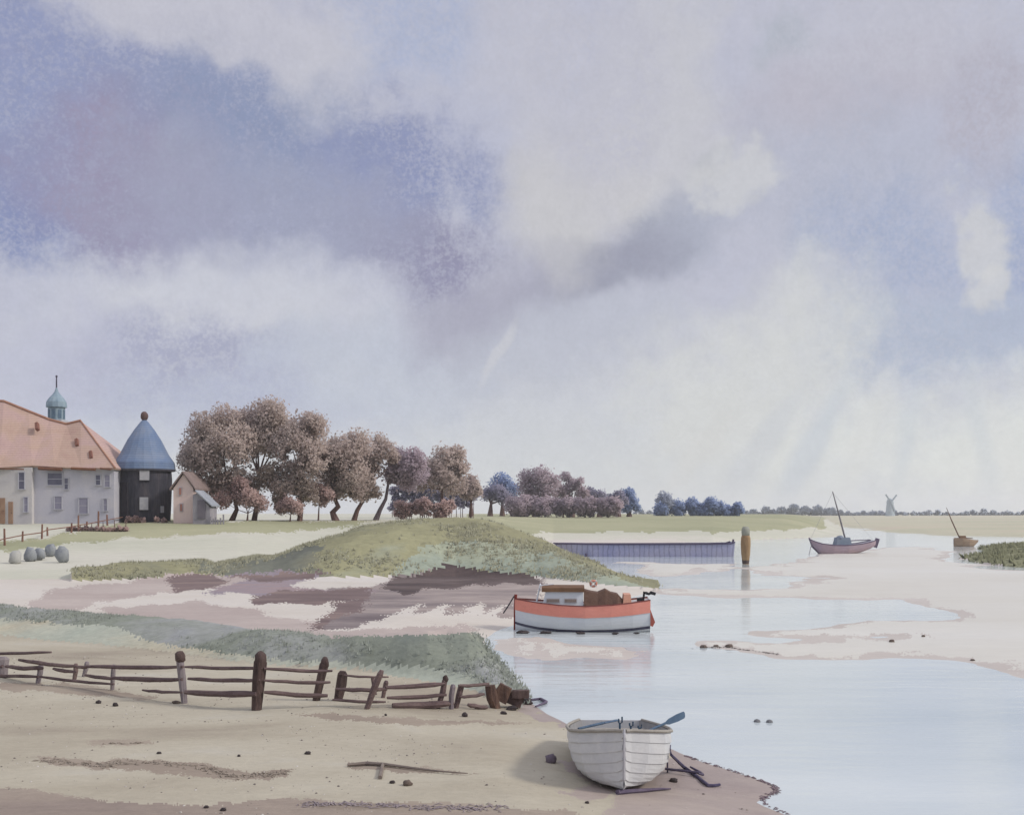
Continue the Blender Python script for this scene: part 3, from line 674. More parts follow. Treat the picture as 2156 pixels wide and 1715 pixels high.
# ------------------------------------------------------------------ trees
def crown_mesh(name, lobes, n, size, mat, parent, base, holes=(), flat=.8):
    n = int(n*3.5); size = size*.48
    """many small leaf clumps through a union of lobes given as (x, y, z, r) in world metres"""
    lob = np.array(lobes); wts = lob[:, 3]**2.2; wts /= wts.sum()
    k = rng.choice(len(lob), n, p=wts); d = rng.normal(size=(n, 3)); d /= np.linalg.norm(d, axis=1)[:, None]
    r = lob[k, 3]*(rng.random(n)**.42)*(1+.10*rng.normal(size=n))
    c = lob[k, :3]+d*r[:, None]*np.array([1, 1, .92])
    R0 = lob[:, 3].mean(); q = c/R0                         # ragged outline: bulges and bites of several sizes
    ns = sum(a_*np.sin(q@kv+ph) for a_, kv, ph in ((.5, np.array([3.1, 2.2, 2.7]), 0), (.5, np.array([-2.3, 3.4, 3.3]), 1.3), (.4, np.array([5.2, -4.1, 4.6]), 2.1), (.35, np.array([-6.1, 5.3, 7.2]), .7), (.3, np.array([9.7, 8.1, -10.3]), 4.2)))
    c = lob[k, :3]+d*(r*(1+.17*ns))[:, None]*np.array([1, 1, .92])
    thin = (rng.random(n) < .35) & (r > lob[k, 3]*.78) & (ns > .3)
    c = c+np.where(thin[:, None], d*(lob[k, 3]*.12*rng.random(n))[:, None], 0)
    keep0 = ~((ns < -.75) & (r > lob[k, 3]*.6)); c = c[keep0]; d = d[keep0]
    for (hx, hy, hr, Yh) in holes:                       # gaps right through the crown
        keep = ((c[:, 0]-hx)**2+(c[:, 2]-hy)**2) > hr*hr*(.6+.8*rng.random(len(c))); c = c[keep]
    n = len(c)
    a = rng.normal(size=(n, 3)); a /= np.linalg.norm(a, axis=1)[:, None]
    b = np.cross(a, rng.normal(size=(n, 3))); b /= np.linalg.norm(b, axis=1)[:, None]
    s = size*(.45+1.3*rng.random(n)**2)[:, None]
    cc = lob[:, :3].mean(0); outw = c-cc; outw /= np.linalg.norm(outw, axis=1)[:, None]+1e-9
    gn = np.cross(a, b)
    fl = (gn*(outw+np.array([.25, -.35, .45]))).sum(1) > 0; b[fl] *= -1
    v = np.stack([c-a*s, c+b*s*.7, c+a*s, c-b*s*.7], 1).reshape(-1, 3)-np.array(base)
    o = np_mesh(name, v, np.arange(n*4).reshape(-1, 4), mat, parent)
    nn = outw+np.array([0, -.25, .45])+rng.normal(0, .2, (n, 3)); nn /= np.linalg.norm(nn, axis=1)[:, None]
    o.data.normals_split_custom_set_from_vertices(np.repeat(nn, 4, 0).tolist())
    # leaf clumps shade by the outward direction of their lobe
    return o
LEAF = {
 'brown': mk('brown_leaves', [(148, 134, 130), (170, 155, 149), (181, 168, 159), (185, 176, 174)], .22, rough=.9, island=.10, spec=.03, bscale=3, fine=.05, k=1.7),
 'mauve': mk('mauve_leaves', [(148, 136, 146), (170, 156, 162), (184, 170, 172)], .22, rough=.9, island=.10, spec=.03, bscale=3, fine=.05, k=1.7),
 'red': mk('red_leaves', [(160, 136, 134), (176, 154, 148), (182, 166, 160)], .3, rough=.9, island=.10, spec=.03, bscale=3, fine=.05, k=1.7),
 'blue': mk('haze_blue_leaves', [(122, 138, 172), (142, 156, 184), (162, 172, 196)], .12, rough=.9, island=.10, spec=.03, bscale=3, fine=.05, k=1.7),  # blue of distance painted into the far foliage colour
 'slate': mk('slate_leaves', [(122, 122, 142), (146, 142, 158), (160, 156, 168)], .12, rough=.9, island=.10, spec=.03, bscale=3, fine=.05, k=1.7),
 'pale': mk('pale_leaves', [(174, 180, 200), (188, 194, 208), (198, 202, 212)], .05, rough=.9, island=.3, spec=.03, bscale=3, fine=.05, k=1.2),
}
BARK = mk('bark', [(86, 66, 62), (112, 88, 82), (132, 108, 102)], 1.2, (1, 1, .4), .95, .5, 6, fine=.15)
GREYBARK = mk('grey_bark', [(104, 92, 98), (126, 112, 114)], 1.2, (1, 1, .4), .95, .4, 6, fine=.12)
for _m in LEAF.values():
    nt = _m.node_tree; N = nt.nodes; L = nt.links; b = N['Principled BSDF']
    tr = N.new('ShaderNodeBsdfTranslucent'); mx = N.new('ShaderNodeMixShader'); mx.inputs[0].default_value = .52
    L.new(b.inputs['Base Color'].links[0].from_socket, tr.inputs[0]); L.new(b.outputs[0], mx.inputs[1]); L.new(tr.outputs[0], mx.inputs[2])
    L.new(mx.outputs[0], N['Material Output'].inputs[0])
def tree(name, label, Y0, trunk, lobes, leaf, n, size, group, holes=(), bark=BARK, cat='tree', twigs=0, r0=None):
    """trunk: picture points from the foot up; lobes: (px, py, r) seen at depth Y0"""
    u = Y0/F; tx, ty, _ = at(trunk[0][0], trunk[0][1], Y0); g = hz(tx, ty)
    t = thing(name, label, cat, (tx, ty, g), group=group)
    L3 = []
    for i, (px, py, r) in enumerate(lobes):
        x, y, z = at(px, py, Y0); L3.append((x, y+random.uniform(-.5, .5)*r*u*1.2, z, r*u))
    pts = [(0, 0, -.3)]+[((p[0]-trunk[0][0])*u, 0, CZ-(p[1]-HZ)/F*Y0-g) for p in trunk[1:]]
    n_ = len(pts); r0 = r0 or 5.5*u
    m = MB(); m.tube(pts, [r0*(1.25 if i == 0 else 1-.55*i/(n_-1)) for i in range(n_)], 7, .12)
    fork = pts[-1]
    for (x, y, z, r) in L3:                                # limbs reach into each lobe
        e = (x-tx, y-ty, z-g); mid = ((fork[0]+e[0])/2+random.uniform(-.3, .3), (fork[1]+e[1])/2, (fork[2]+e[2])/2-.12*abs(e[0]-fork[0]))
        m.tube([fork, mid, e], [r0*.42, r0*.28, r0*.1], 5)
        for q in range(twigs):
            a = random.uniform(0, 2*math.pi); el = random.uniform(.2, 1.4); l = r*random.uniform(.9, 1.25)
            m.tube([e, (e[0]+math.cos(a)*math.cos(el)*l, e[1]+math.sin(a)*math.cos(el)*l, e[2]+math.sin(el)*l)], [r0*.09, r0*.03], 3)
    m.build('trunk', bark, t)
    H3 = [(at(px, py, Y0)[0], at(px, py, Y0)[2], r*u, Y0) for px, py, r in holes]
    crown_mesh('crown', L3, n, size, LEAF[leaf], t, (tx, ty, g), H3)
    return t
G1 = 'brown trees beside the barn'
tree('broadleaf_tree', 'broad brown tree right beside the pink cottage, leftmost of the grove', 119, [(486, 1094), (498, 1072), (494, 1050), (478, 1020)],
     [(430, 968, 46), (394, 972, 26), (432, 905, 42), (468, 885, 38), (445, 945, 48), (500, 935, 46), (474, 1010, 44), (448, 1026, 28), (415, 950, 36)], 'brown', 9000, .26, G1, holes=[(440, 1062, 12), (482, 974, 10)], twigs=3)
tree('broadleaf_tree', 'tall brown tree with the highest twiggy top in the grove', 121, [(534, 1094), (540, 1065), (538, 1035), (545, 1000)],
     [(540, 885, 44), (575, 872, 34), (545, 935, 50), (570, 1000, 34), (520, 1025, 36), (590, 905, 36), (505, 890, 30)], 'brown', 8000, .26, G1, holes=[(552, 968, 17), (580, 962, 10)], twigs=5)
tree('broadleaf_tree', 'brown tree with a domed top and straight trunk, right of the tallest tree', 120, [(630, 1096), (634, 1068), (630, 1040), (628, 1005)],
     [(645, 905, 42), (660, 888, 26), (615, 935, 48), (625, 1000, 42), (655, 960, 42), (600, 1030, 30), (640, 1035, 28), (660, 1052, 14), (585, 1056, 16)], 'brown', 8000, .26, G1, holes=[(618, 958, 12), (612, 1052, 12), (655, 1058, 8), (684, 962, 9)], twigs=3)
tree('broadleaf_tree', 'greyish brown tree on a thick twisted trunk behind the mound', 124, [(708, 1095), (700, 1078), (712, 1066), (706, 1052), (712, 1020)],
     [(722, 955, 40), (752, 935, 34), (695, 990, 36), (742, 1000, 40), (722, 1030, 24), (700, 945, 26), (688, 1036, 20), (752, 1040, 18), (688, 962, 28), (735, 1018, 26), (700, 1020, 24)], 'brown', 6000, .27, G1, twigs=2, r0=.42)
tree('broadleaf_tree', 'slim brown tree with a crooked dark top leaning right', 128, [(744, 1094), (752, 1074), (766, 1050), (772, 1020)],
     [(798, 930, 20), (770, 985, 34), (762, 1032, 24), (815, 948, 22), (828, 965, 18), (785, 1015, 22), (790, 1040, 14), (765, 1046, 14), (788, 958, 26), (755, 965, 24)], 'brown', 3600, .27, G1, holes=[(800, 1010, 14)], twigs=3)
tree('broadleaf_tree', 'small leaning tree with a bare trunk at the right end of the grove', 130, [(790, 1094), (800, 1074), (812, 1050), (818, 1015)],
     [(845, 985, 32), (872, 968, 26), (855, 1012, 24), (825, 998, 20), (838, 955, 16), (880, 1000, 24)], 'mauve', 3400, .28, G1, bark=GREYBARK, twigs=2)
tree('red_bush', 'rusty red bush under the leftmost brown trees', 117.5, [(520, 1094), (522, 1080)], [(500, 1040, 24), (525, 1048, 24), (545, 1058, 20), (470, 1052, 20), (505, 1020, 20)], 'red', 2400, .22, 'rusty bushes', cat='bush', r0=.12)
tree('red_bush', 'rusty red bush between the two straight trunks of the grove', 118.5, [(610, 1094), (612, 1084)], [(605, 1062, 20), (625, 1068, 16), (590, 1070, 14)], 'red', 1200, .22, 'rusty bushes', cat='bush', r0=.1)
tree('red_bush', 'rusty red bush tucked beside the twisted trunk', 123, [(670, 1094), (672, 1060)], [(665, 1035, 22), (690, 1040, 18), (680, 1055, 12)], 'red', 1200, .22, 'rusty bushes', cat='bush', r0=.1)
G2 = 'brown trees further along the field'
tree('field_tree', 'round brown tree standing apart, next after the grove', 150, [(930, 1082), (932, 1058), (930, 1030)],
     [(940, 970, 34), (962, 955, 20), (925, 1000, 38), (955, 1018, 28), (900, 985, 26), (880, 1005, 30), (850, 1000, 20), (972, 985, 20)], 'brown', 5600, .32, G2, twigs=2)
tree('field_tree', 'small egg-shaped brown tree beside the blue tree', 158, [(992, 1078), (992, 1058)], [(992, 1016, 18), (984, 1036, 18), (1000, 1034, 16)], 'brown', 1500, .32, G2)
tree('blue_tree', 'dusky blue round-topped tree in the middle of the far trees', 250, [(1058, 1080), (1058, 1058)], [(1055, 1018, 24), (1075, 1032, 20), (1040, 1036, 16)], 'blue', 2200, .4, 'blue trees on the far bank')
tree('field_tree', 'low slate-mauve tree in front of the dusky blue tree', 236, [(1032, 1080), (1034, 1060)], [(1028, 1040, 16), (1046, 1036, 20), (1062, 1046, 16)], 'slate', 1500, .38, G2)
tree('field_tree', 'tall mauve tree with a flat ragged top beyond the mound', 240, [(1125, 1084), (1126, 1060)], [(1112, 1008, 24), (1140, 1002, 24), (1165, 1015, 18), (1115, 1035, 26), (1150, 1036, 26)], 'mauve', 3000, .4, G2, twigs=2)
tree('field_tree', 'spindly mauve tree with a thin forked top beyond the mound', 242, [(1205, 1084), (1206, 1064)], [(1190, 1003, 12), (1205, 1020, 16), (1222, 1014, 10), (1185, 1038, 20), (1225, 1038, 18)], 'mauve', 1800, .38, G2, twigs=3)
tree('field_tree', 'low dark slate tree second from the end of the mauve trees', 245, [(1262, 1084), (1262, 1066)], [(1245, 1036, 13), (1262, 1046, 16), (1240, 1050, 14)], 'slate', 1200, .38, G2)
tree('field_tree', 'low dark slate tree at the end of the mauve trees', 247, [(1302, 1084), (1302, 1066)], [(1302, 1042, 12), (1288, 1052, 14), (1312, 1054, 12)], 'slate', 1100, .38, G2)
G3 = 'pinkish grey thicket bushes before the far trees'
for k, (px, wd, lb) in enumerate([(1095, 30, 'leftmost pinkish grey bush in the thicket beyond the mound'), (1140, 26, 'pinkish grey bush under the flat-topped mauve tree'), (1186, 22, 'pinkish grey bush left of the spindly tree trunk'),
                                  (1232, 24, 'pinkish grey bush right of the spindly tree trunk'), (1280, 24, 'last pinkish grey bush at the right end of the thicket')]):
    tree('thicket_bush', lb, 232, [(px, 1086), (px, 1076)], [(px-12, 1064, wd*.75), (px+12, 1062, wd*.75), (px-8, 1076, wd*.5), (px+10, 1076, wd*.5)], 'mauve', 2200, .42, G3, cat='bush', r0=.2)
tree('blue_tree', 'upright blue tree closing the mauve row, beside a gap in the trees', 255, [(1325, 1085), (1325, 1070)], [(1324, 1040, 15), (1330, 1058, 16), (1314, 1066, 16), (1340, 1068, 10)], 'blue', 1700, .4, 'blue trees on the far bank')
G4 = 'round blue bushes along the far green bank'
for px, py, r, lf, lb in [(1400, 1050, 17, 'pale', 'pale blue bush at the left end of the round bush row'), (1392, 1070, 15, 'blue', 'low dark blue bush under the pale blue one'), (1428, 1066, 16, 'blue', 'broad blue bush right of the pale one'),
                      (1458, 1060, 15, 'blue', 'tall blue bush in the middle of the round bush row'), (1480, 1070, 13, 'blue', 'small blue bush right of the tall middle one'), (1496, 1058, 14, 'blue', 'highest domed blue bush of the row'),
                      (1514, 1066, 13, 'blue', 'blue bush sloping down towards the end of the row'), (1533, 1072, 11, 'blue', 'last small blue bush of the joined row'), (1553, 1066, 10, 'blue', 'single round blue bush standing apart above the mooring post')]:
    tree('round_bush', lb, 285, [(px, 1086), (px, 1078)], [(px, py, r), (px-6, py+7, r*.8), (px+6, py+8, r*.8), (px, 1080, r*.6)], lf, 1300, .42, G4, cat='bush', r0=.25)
def hedge(label, Y0, pts, leaf, n, size, group=None, cat='hedge', name='hedge', tall=0):
    if tall: pts = [q for p in pts for q in (p, (p[0]+5, p[1]+tall, p[2]*.9), (p[0]-4, p[1]+2*tall, p[2]*.8))]
    px0 = pts[len(pts)//2][0]; x, y, _ = at(px0, 1090, Y0); g = hz(x, y); u = Y0/F
    t = thing(name, label, cat, (x, y, g), group=group)
    crown_mesh('foliage', [(*at(px, py, Y0)[:2], (at(px, py, Y0)[2] if tall else hz(*at(px, py, Y0)[:2])+(.35+.9*random.random())*r*u), r*u) for px, py, r in pts], n, size, LEAF[leaf], t, (x, y, g))
    for px, py, r in pts[::2]:
        xx, yy, zz = at(px, py, Y0); MB().tube([(xx-x, yy-y, hz(xx, yy)-g-.2), (xx-x, yy-y, zz-g)], [.07, .03], 5).build('stem', BARK, t)
hedge('long slate-blue hedge behind the round brown field tree', 175, [(830+18*i, 1032+random.uniform(-5, 4), 12) for i in range(10)], 'slate', 4200, .34, tall=16)
hedge('low reddish hedge running right of the grove above the mound', 140, [(838+14*i, 1062+5*math.sin(i*1.3), 10+3*math.sin(i*2.1)) for i in range(9)], 'red', 3400, .25, tall=9)
hedge('brown scrub at the foot of the black barn', 113, [(272, 1089, 8), (286, 1086, 9), (300, 1090, 7), (330, 1091, 6), (345, 1091, 6)], 'red', 900, .2)
hedge('rusty hedge bottom under the garden fence', 103, [(145+12*i, 1108-1.7*i, 6) for i in range(11)], 'red', 1300, .18)

# far wood on the other shore and windmill, haze paled into their colours
def far_wood():
    L = []
    for px, py, r in [(1590, 1080, 8), (1612, 1074, 9), (1640, 1076, 9), (1668, 1070, 10), (1690, 1074, 10), (1720, 1073, 10), (1745, 1075, 8), (1790, 1080, 5), (1815, 1079, 5), (1840, 1080, 6), (1862, 1080, 6), (1890, 1079, 6), (1920, 1080, 5), (1950, 1079, 6), (1972, 1078, 6), (1995, 1081, 3),
                      (2030, 1080, 5), (2050, 1078, 6), (2078, 1077, 7), (2096, 1079, 6), (2120, 1080, 6), (2150, 1078, 6), (2180, 1079, 7), (2230, 1078, 8), (2300, 1078, 8), (1570, 1080, 7), (1350, 1078, 7), (1370, 1080, 6)]:
        x, y, z = at(px, py, 900); L.append((x, y+random.uniform(-10, 10), z, r*900/F)); L.append((x+random.uniform(5, 11), y, z-1.3, r*.75*900/F)); L.append((x-random.uniform(5, 11), y, z-1.2, r*.7*900/F))
    for i in range(95):
        x, y, z = at(1560+8*i, 1082+random.uniform(-1.5, 1), 905); L.append((x, y, z, random.uniform(3.0, 5.0)*905/F))
    o = crown_mesh('far_wood', L, 15000, 1.2, mk('hazed_leaves', [(168, 182, 202), (188, 198, 212), (200, 207, 218)], .01, rough=.95, island=.3, spec=.02), None, (0, 0, 0))
    tag(o, 'pale blue strip of far-off woodland along the horizon', 'wood', kind='stuff')
far_wood()
def windmill():
    Y0 = 820.0; u = Y0/F; x, y, _ = at(1874, 1084, Y0); g = hz(x, y)
    t = thing('windmill', 'tiny pale teal windmill with two raised sails on the horizon', 'windmill', (x, y, g))
    Z = lambda py: CZ-(py-HZ)/F*Y0-g
    mm = mk('mill_blue', [(176, 190, 198), (190, 202, 208)], .2, rough=.9)
    MB().lathe([(10*u, -1), (7*u, Z(1058))], 12).build('tower', mm, t)
    MB().lathe([(8*u, Z(1058)), (6*u, Z(1052)), (1*u, Z(1048))], 12).build('cap', mm, t)
    for (ax, py) in ((1863, 1040), (1886, 1042), (1868, 1076), (1881, 1076)):
        e = ((ax-1874)*u, -7.6*u, Z(py)); c = (0, -7.6*u, Z(1057)); 
        m = MB(); m.tube([c, e], [.5, .3], 5)
        d = Vector(e)-Vector(c); s = d.cross(Vector((0, 1, 0))).normalized()*2.4*u
        q0 = Vector(c)+d*.22; q1 = Vector(e); vs = [q0, q1, q1+s, q0+s]; vs += [v+Vector((0, .25, 0)) for v in vs]
        m.add(vs, [(0, 1, 2, 3), (7, 6, 5, 4), (0, 4, 5, 1), (1, 5, 6, 2), (2, 6, 7, 3), (3, 7, 4, 0)]); m.build('sail', mm, t)
windmill()

# ------------------------------------------------------------------ garden fence in front of the house and the grey boulders
def garden_fence():
    pts = []
    for px, py in [(-60, 1166), (10, 1148), (47, 1140), (88, 1134), (100, 1128), (150, 1121), (165, 1118), (182, 1115), (207, 1110), (226, 1106), (262, 1099)]:
        pts.append((px, hit(px, py)))
    o = pts[1][1]; m = mk('red_wood', [(116, 80, 70), (140, 104, 90), (156, 124, 108)], 2, rough=.9, bump=.3)
    t = thing('garden_fence', 'thin reddish brown post fence running up the slope before the house', 'fence', o)
    hs = [1.1, 1.4, .9, 1.3, .8, .9, 1.5, .8, 1.6, 1.1, .8]; tops = []
    for k, (px, p) in enumerate(pts):
        q = Vector(p)-Vector(o); dx = random.uniform(-.06, .06)
        MB().tube([(q.x, q.y, q.z-.2), (q.x+dx, q.y, q.z+hs[k])], [.10, .08], 6, .1).build('post', m, t)
        tops.append((q.x, q.y-.1, q.z+.55))
    for k in range(len(tops)-1): MB().tube([tops[k], tops[k+1]], .05, 5).build('rail', m, t)
garden_fence()
GB = 'grey boulders on the slope below the garden fence'
for px, py, w, h, lb, sd2 in [(32, 1186, 24, 30, 'palest grey boulder, leftmost on the slope below the garden fence', 1), (64, 1181, 24, 32, 'left half of the touching pair of grey boulders', 2), (83, 1179, 20, 28, 'right half of the touching pair of grey boulders', 9),
                              (106, 1171, 21, 28, 'smallest and darkest grey boulder, standing highest in the row', 3), (131, 1184, 24, 38, 'tall tapering grey boulder at the right end of the row', 4)]:
    x, y, z = hit(px, py); u = y/F
    m = mk('boulder_pale' if sd2 == 1 else 'boulder', [(184, 184, 178), (198, 196, 190)] if sd2 == 1 else [(136, 140, 146), (156, 160, 162), (172, 174, 172)], 1.5, rough=.9, bump=.4)
    o = MB().blob((0, 0, h*u*.42), (w*u*.56, w*u*.45, h*u*.5), sd2, .24, 9, 6).build('boulder', m, smooth=True, loc=(x, y, z)); tag(o, lb, 'boulder', GB)

def shingle():
    cen, area = GR[1][0], GR[1][1]
    if 15 in GR: cen = np.concatenate([cen, GR[15][0], GR[13][0]]); area = np.concatenate([area, GR[15][1], GR[13][1]])
    px = CX+F*cen[:, 0]/cen[:, 1]; ok = (px > -200) & (px < 2300) & (cen[:, 1] < 32) & (cen[:, 2] > .03); cen = cen[ok]; p = area[ok]*np.clip(fbm(cen[:, 0]*.5, cen[:, 1]*1.6)*7+.35, .03, 2); p /= p.sum()
    n = 2600; c = cen[rng.choice(len(cen), n, p=p)]+rng.normal(0, .05, (n, 3))*np.array([1, 1, 0])
    base = np.array([(1, 0, 0), (.5, .87, 0), (-.5, .87, 0), (-1, 0, 0), (-.5, -.87, 0), (.5, -.87, 0), (.5, .29, .62), (-.5, .29, .62), (0, -.58, .62)])
    r = .007+.018*rng.random(n)**3; a = rng.random(n)*6.28
    v = base[None]*(1+rng.normal(0, .15, (n, 9, 1)))*r[:, None, None]; ca, sa = np.cos(a)[:, None], np.sin(a)[:, None]
    v = np.stack([v[..., 0]*ca-v[..., 1]*sa, v[..., 0]*sa+v[..., 1]*ca, v[..., 2]], -1)+c[:, None]
    f = np.array([(0, 1, 6), (1, 2, 7), (1, 7, 6), (2, 3, 7), (3, 4, 8), (3, 8, 7), (4, 5, 8), (5, 0, 6), (5, 6, 8), (6, 7, 8)])
    o = np_mesh('shingle', v.reshape(-1, 3), (f[None]+9*np.arange(n)[:, None, None]).reshape(-1, 3), mk('shingle', [(104, 96, 92), (140, 130, 120), (176, 168, 156), (206, 200, 190)], 2, island=.9, rough=.8))
    tag(o, 'fine scattered shingle on the foreground beach', 'shingle', kind='stuff')
shingle()
# ------------------------------------------------------------------ boats
def hull_rows(st, nu, lap=0, inner=0):
    """st: stations along x: (x, half_beam, z_keel, z_sheer); returns rows of points from keel to sheer"""
    def pt(s, u, side, off=0):
        x, b, zk, zs, p, q = s
        yy = b*math.sin(min(1, u**p)*math.pi/2); zz = zk+(zs-zk)*u**q
        return (x, side*(max(0, yy-inner)+off), zz+(inner if u == 0 else 0))
    rows = []
    for j in range(nu):
        u0, u1 = j/nu, (j+1)/nu
        rows.append((u0, lap if j else 0)); rows.append(((u0+u1)/2, lap*.5)); 
        if lap: rows.append((u1-.001, 0))
    rows.append((1.0, 0))
    return [[[pt(s, u, side, off) for s in st] for u, off in rows] for side in (-1, 1)]
def hull_mesh(m, st, nu, lap=0, inner=0):
    for si, side in enumerate(hull_rows(st, nu, lap, inner)):
        vs = [p for r in side for p in r]; n = len(st); fs = []
        for i in range(len(side)-1):
            for k in range(n-1):
                f = (i*n+k, i*n+k+1, (i+1)*n+k+1, (i+1)*n+k)
                fs.append(f if (si == 0) ^ (inner > 0) else f[::-1])
        m.add(vs, fs)
def sheer_line(st, side, dz=0, dy=0): return [(s[0], side*(s[1]+dy), s[3]+dz) for s in st]

def white_dinghy():
    x, y, z = ground_pt(1318, 1674, .28)[0], ground_pt(1318, 1674, .28)[1], .27
    # x axis of the boat points from stern to bow; bow faces the viewer
    t = thing('rowing_boat', 'white clinker rowing boat hauled out on the beach, bow on', 'rowing boat', (x, y+.35, z-.01), rz=R(-90-2), ry=R(0))
    # stations from bow (x=0) back to the transom (x=-3.6)
    st = [(a, b*.94, c*.92, d*.92, e, f) for a, b, c, d, e, f in [(.10, .015, .06, 1.01, .8, 1.0), (.03, .12, .03, 1.0, .6, 1.1), (-.10, .42, .015, .965, .48, 1.2), (-.32, .70, 0, .915, .44, 1.3), (-.7, .84, -.01, .845, .42, 1.4), (-1.3, .87, -.02, .755, .42, 1.45),
          (-1.9, .87, -.03, .66, .5, 1.6), (-2.6, .82, -.05, .55, .5, 1.6), (-3.2, .72, -.06, .47, .5, 1.5), (-3.6, .60, -.05, .43, .5, 1.4)]]
    m = MB(); hull_mesh(m, st, 6, .022); hu = m.build('hull', W_WHITE, t)
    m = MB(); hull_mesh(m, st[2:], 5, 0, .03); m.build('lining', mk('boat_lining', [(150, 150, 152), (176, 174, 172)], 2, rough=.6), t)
    s = st[-1]; vs = [(s[0], 0, s[2])]+[(s[0], q*s[1]*math.sin(min(1, (k/6)**s[4])*math.pi/2), s[2]+(s[3]-s[2])*(k/6)**s[5]) for q in (1,) for k in range(1, 7)]+[(s[0], -s[1]*math.sin(min(1, (k/6)**s[4])*math.pi/2), s[2]+(s[3]-s[2])*(k/6)**s[5]) for k in range(6, 0, -1)]
    vs2 = [(a-.04, b, c) for a, b, c in vs]; n = len(vs)
    MB().add(vs+vs2, [tuple(range(n)), tuple(range(2*n-1, n-1, -1))]+[(i, n+i, n+(i+1) % n, (i+1) % n) for i in range(n)]).build('transom', W_WHITE, t)
    gm = mk('gunwale', [(150, 144, 136), (176, 170, 158)], 2, (.3, 1, 1), .6)
    for sd3 in (-1, 1):
        m = MB(); m.tube(sheer_line(st, sd3, .005, .015), .028, 6); m.build('gunwale', gm, t)
    MB().tube([(.13, 0, .97), (.15, 0, .85), (.13, 0, .5), (.09, 0, .2), (-.05, 0, .03), (-.5, 0, -.02)], [.022, .024, .024, .026, .03, .03], 6).build('stem', mk('stem_white', [(186, 186, 192), (204, 202, 204)], 2, rough=.5), t)
    for xx, b, zz in ((-1.0, .66, .54), (-1.95, .75, .42), (-3.1, .58, .31)):
        MB().box((xx, 0, zz), (.24, 2*b, .03)).build('thwart', gm, t)
    lead = mk('boat_iron', [(60, 84, 106), (84, 106, 126)], 3, rough=.5)
    for xx, yy in ((-1.62, -.86), (-1.72, .86), (-2.45, -.83)):
        pass
    return t
boat = white_dinghy()
def rowlocks_and_oar():
    lead = mk('boat_iron', [(60, 84, 106), (84, 106, 126)], 3, rough=.5)
    def b2l(px, py, Y): p = Vector(at(px, py, Y)); o = Vector(boat.location); from mathutils import Matrix; return Matrix.Rotation(-boat.rotation_euler.z, 3, 'Z') @ (p-o)
    for px, py0, py1, Y in ((1305, 1530, 1508, 17.4), (1328, 1532, 1518, 17.6), (1346, 1534, 1524, 17.9)):
        a = b2l(px, py0+6, Y); b = b2l(px, py1, Y); m = MB(); m.tube([a, a.lerp(b, .45)], .018, 6)
        w = .045
        m.tube([a.lerp(b, .45)+Vector((0, 0, 0)), a.lerp(b, .6)+Vector((0, w*.8, 0)), b+Vector((0, w*.8, 0))], .014, 5); m.tube([a.lerp(b, .45), a.lerp(b, .6)-Vector((0, w*.4, 0)), a.lerp(b, .85)-Vector((0, w*.4, 0))], .014, 5)
        m.build('rowlock', lead, boat)
    # foredeck breasthook and folded line on the left gunwale
    a = at(1360, 1540, 17.0); b = at(1442, 1503, 18.0)
    oar = thing('oar', 'dark blue oar sticking out over the right side of the white rowing boat', 'oar', a)
    d = Vector(b)-Vector(a)
    om = mk('oar_blue', [(70, 92, 116), (92, 114, 136)], 3, rough=.6)
    MB().tube([-d*.06, d*.55], [.018, .02], 7).build('shaft', om, oar)
    s = d.cross(Vector((0, 1, 0))).normalized()
    c0, c1 = d*.5, d; w = .055; th = Vector((0, .012, 0))
    prof = [(0, .02), (.15, .045), (.6, .06), (.95, .055), (1, .03)]
    vs = []
    for f, ww in prof:
        c = c0.lerp(c1, f); vs += [c+s*ww-th, c-s*ww-th, c-s*ww+th, c+s*ww+th]
    fs = []
    for i in range(4):
        for k in range(4): fs.append((i*4+k, i*4+(k+1) % 4, i*4+4+(k+1) % 4, i*4+4+k))
    fs += [(3, 2, 1, 0), (16, 17, 18, 19)]
    MB().add(vs, fs).build('blade', om, oar)
    a = Vector(at(1213, 1529, 17.5)); b = Vector(at(1254, 1522, 17.9)); 
    o2 = thing('oar', 'teal oar end lying along the left gunwale of the white rowing boat', 'oar', at(1206, 1545, 17.4))
    p = Vector(o2.location); MB().tube([Vector(at(1190+28, 1533, 17.5))-p, Vector(at(1270, 1521, 18.4))-p], [.02, .024], 6).build('shaft', om, o2)
    MB().tube([Vector(at(1270, 1521, 18.4))-p, Vector(at(1300, 1515, 19.0))-p], [.05, .05], 6, flat=.3).build('blade', om, o2)
    # mooring rope to a small anchor
    rm = mk('rope', [(74, 70, 96), (104, 98, 120)], 6, rough=.9)
    P = [at(1410, 1572, 17.3), at(1413, 1592, 17.2)]+[hit(px, py) for px, py in ((1440, 1618), (1462, 1633), (1480, 1648), (1492, 1657), (1503, 1657), (1516, 1655))]
    P = [Vector(p)+Vector((0, 0, .03)) for p in P]
    o = P[2]; rp = MB().tube([p-o for p in P], [.022]*2+[.03]*4+[.024, .02], 7, .1).build('mooring_rope', rm, loc=o); tag(o if False else rp, 'dark violet mooring rope running from the rowing boat down to the mud', 'rope')
    x, y, z = hit(1440, 1632); an = thing('anchor', 'small dark anchor lying on the mud right of the rowing boat', 'anchor', (x-.02, y, z+.04))
    im = mk('iron', [(70, 62, 84), (98, 90, 108)], 5, rough=.6)
    MB().tube([(-.28, .1, .05), (.30, -.06, .02)], .022, 6).build('shank', im, an)
    MB().tube([(.16, .2, .06), (.30, .06, .0), (.32, -.1, .0), (.22, -.24, .05)], [.016, .024, .024, .016], 6).build('fluke', im, an)
    MB().tube([(-.24, .1, -.03), (-.24, .1, .16)], .014, 5).build('stock', im, an)
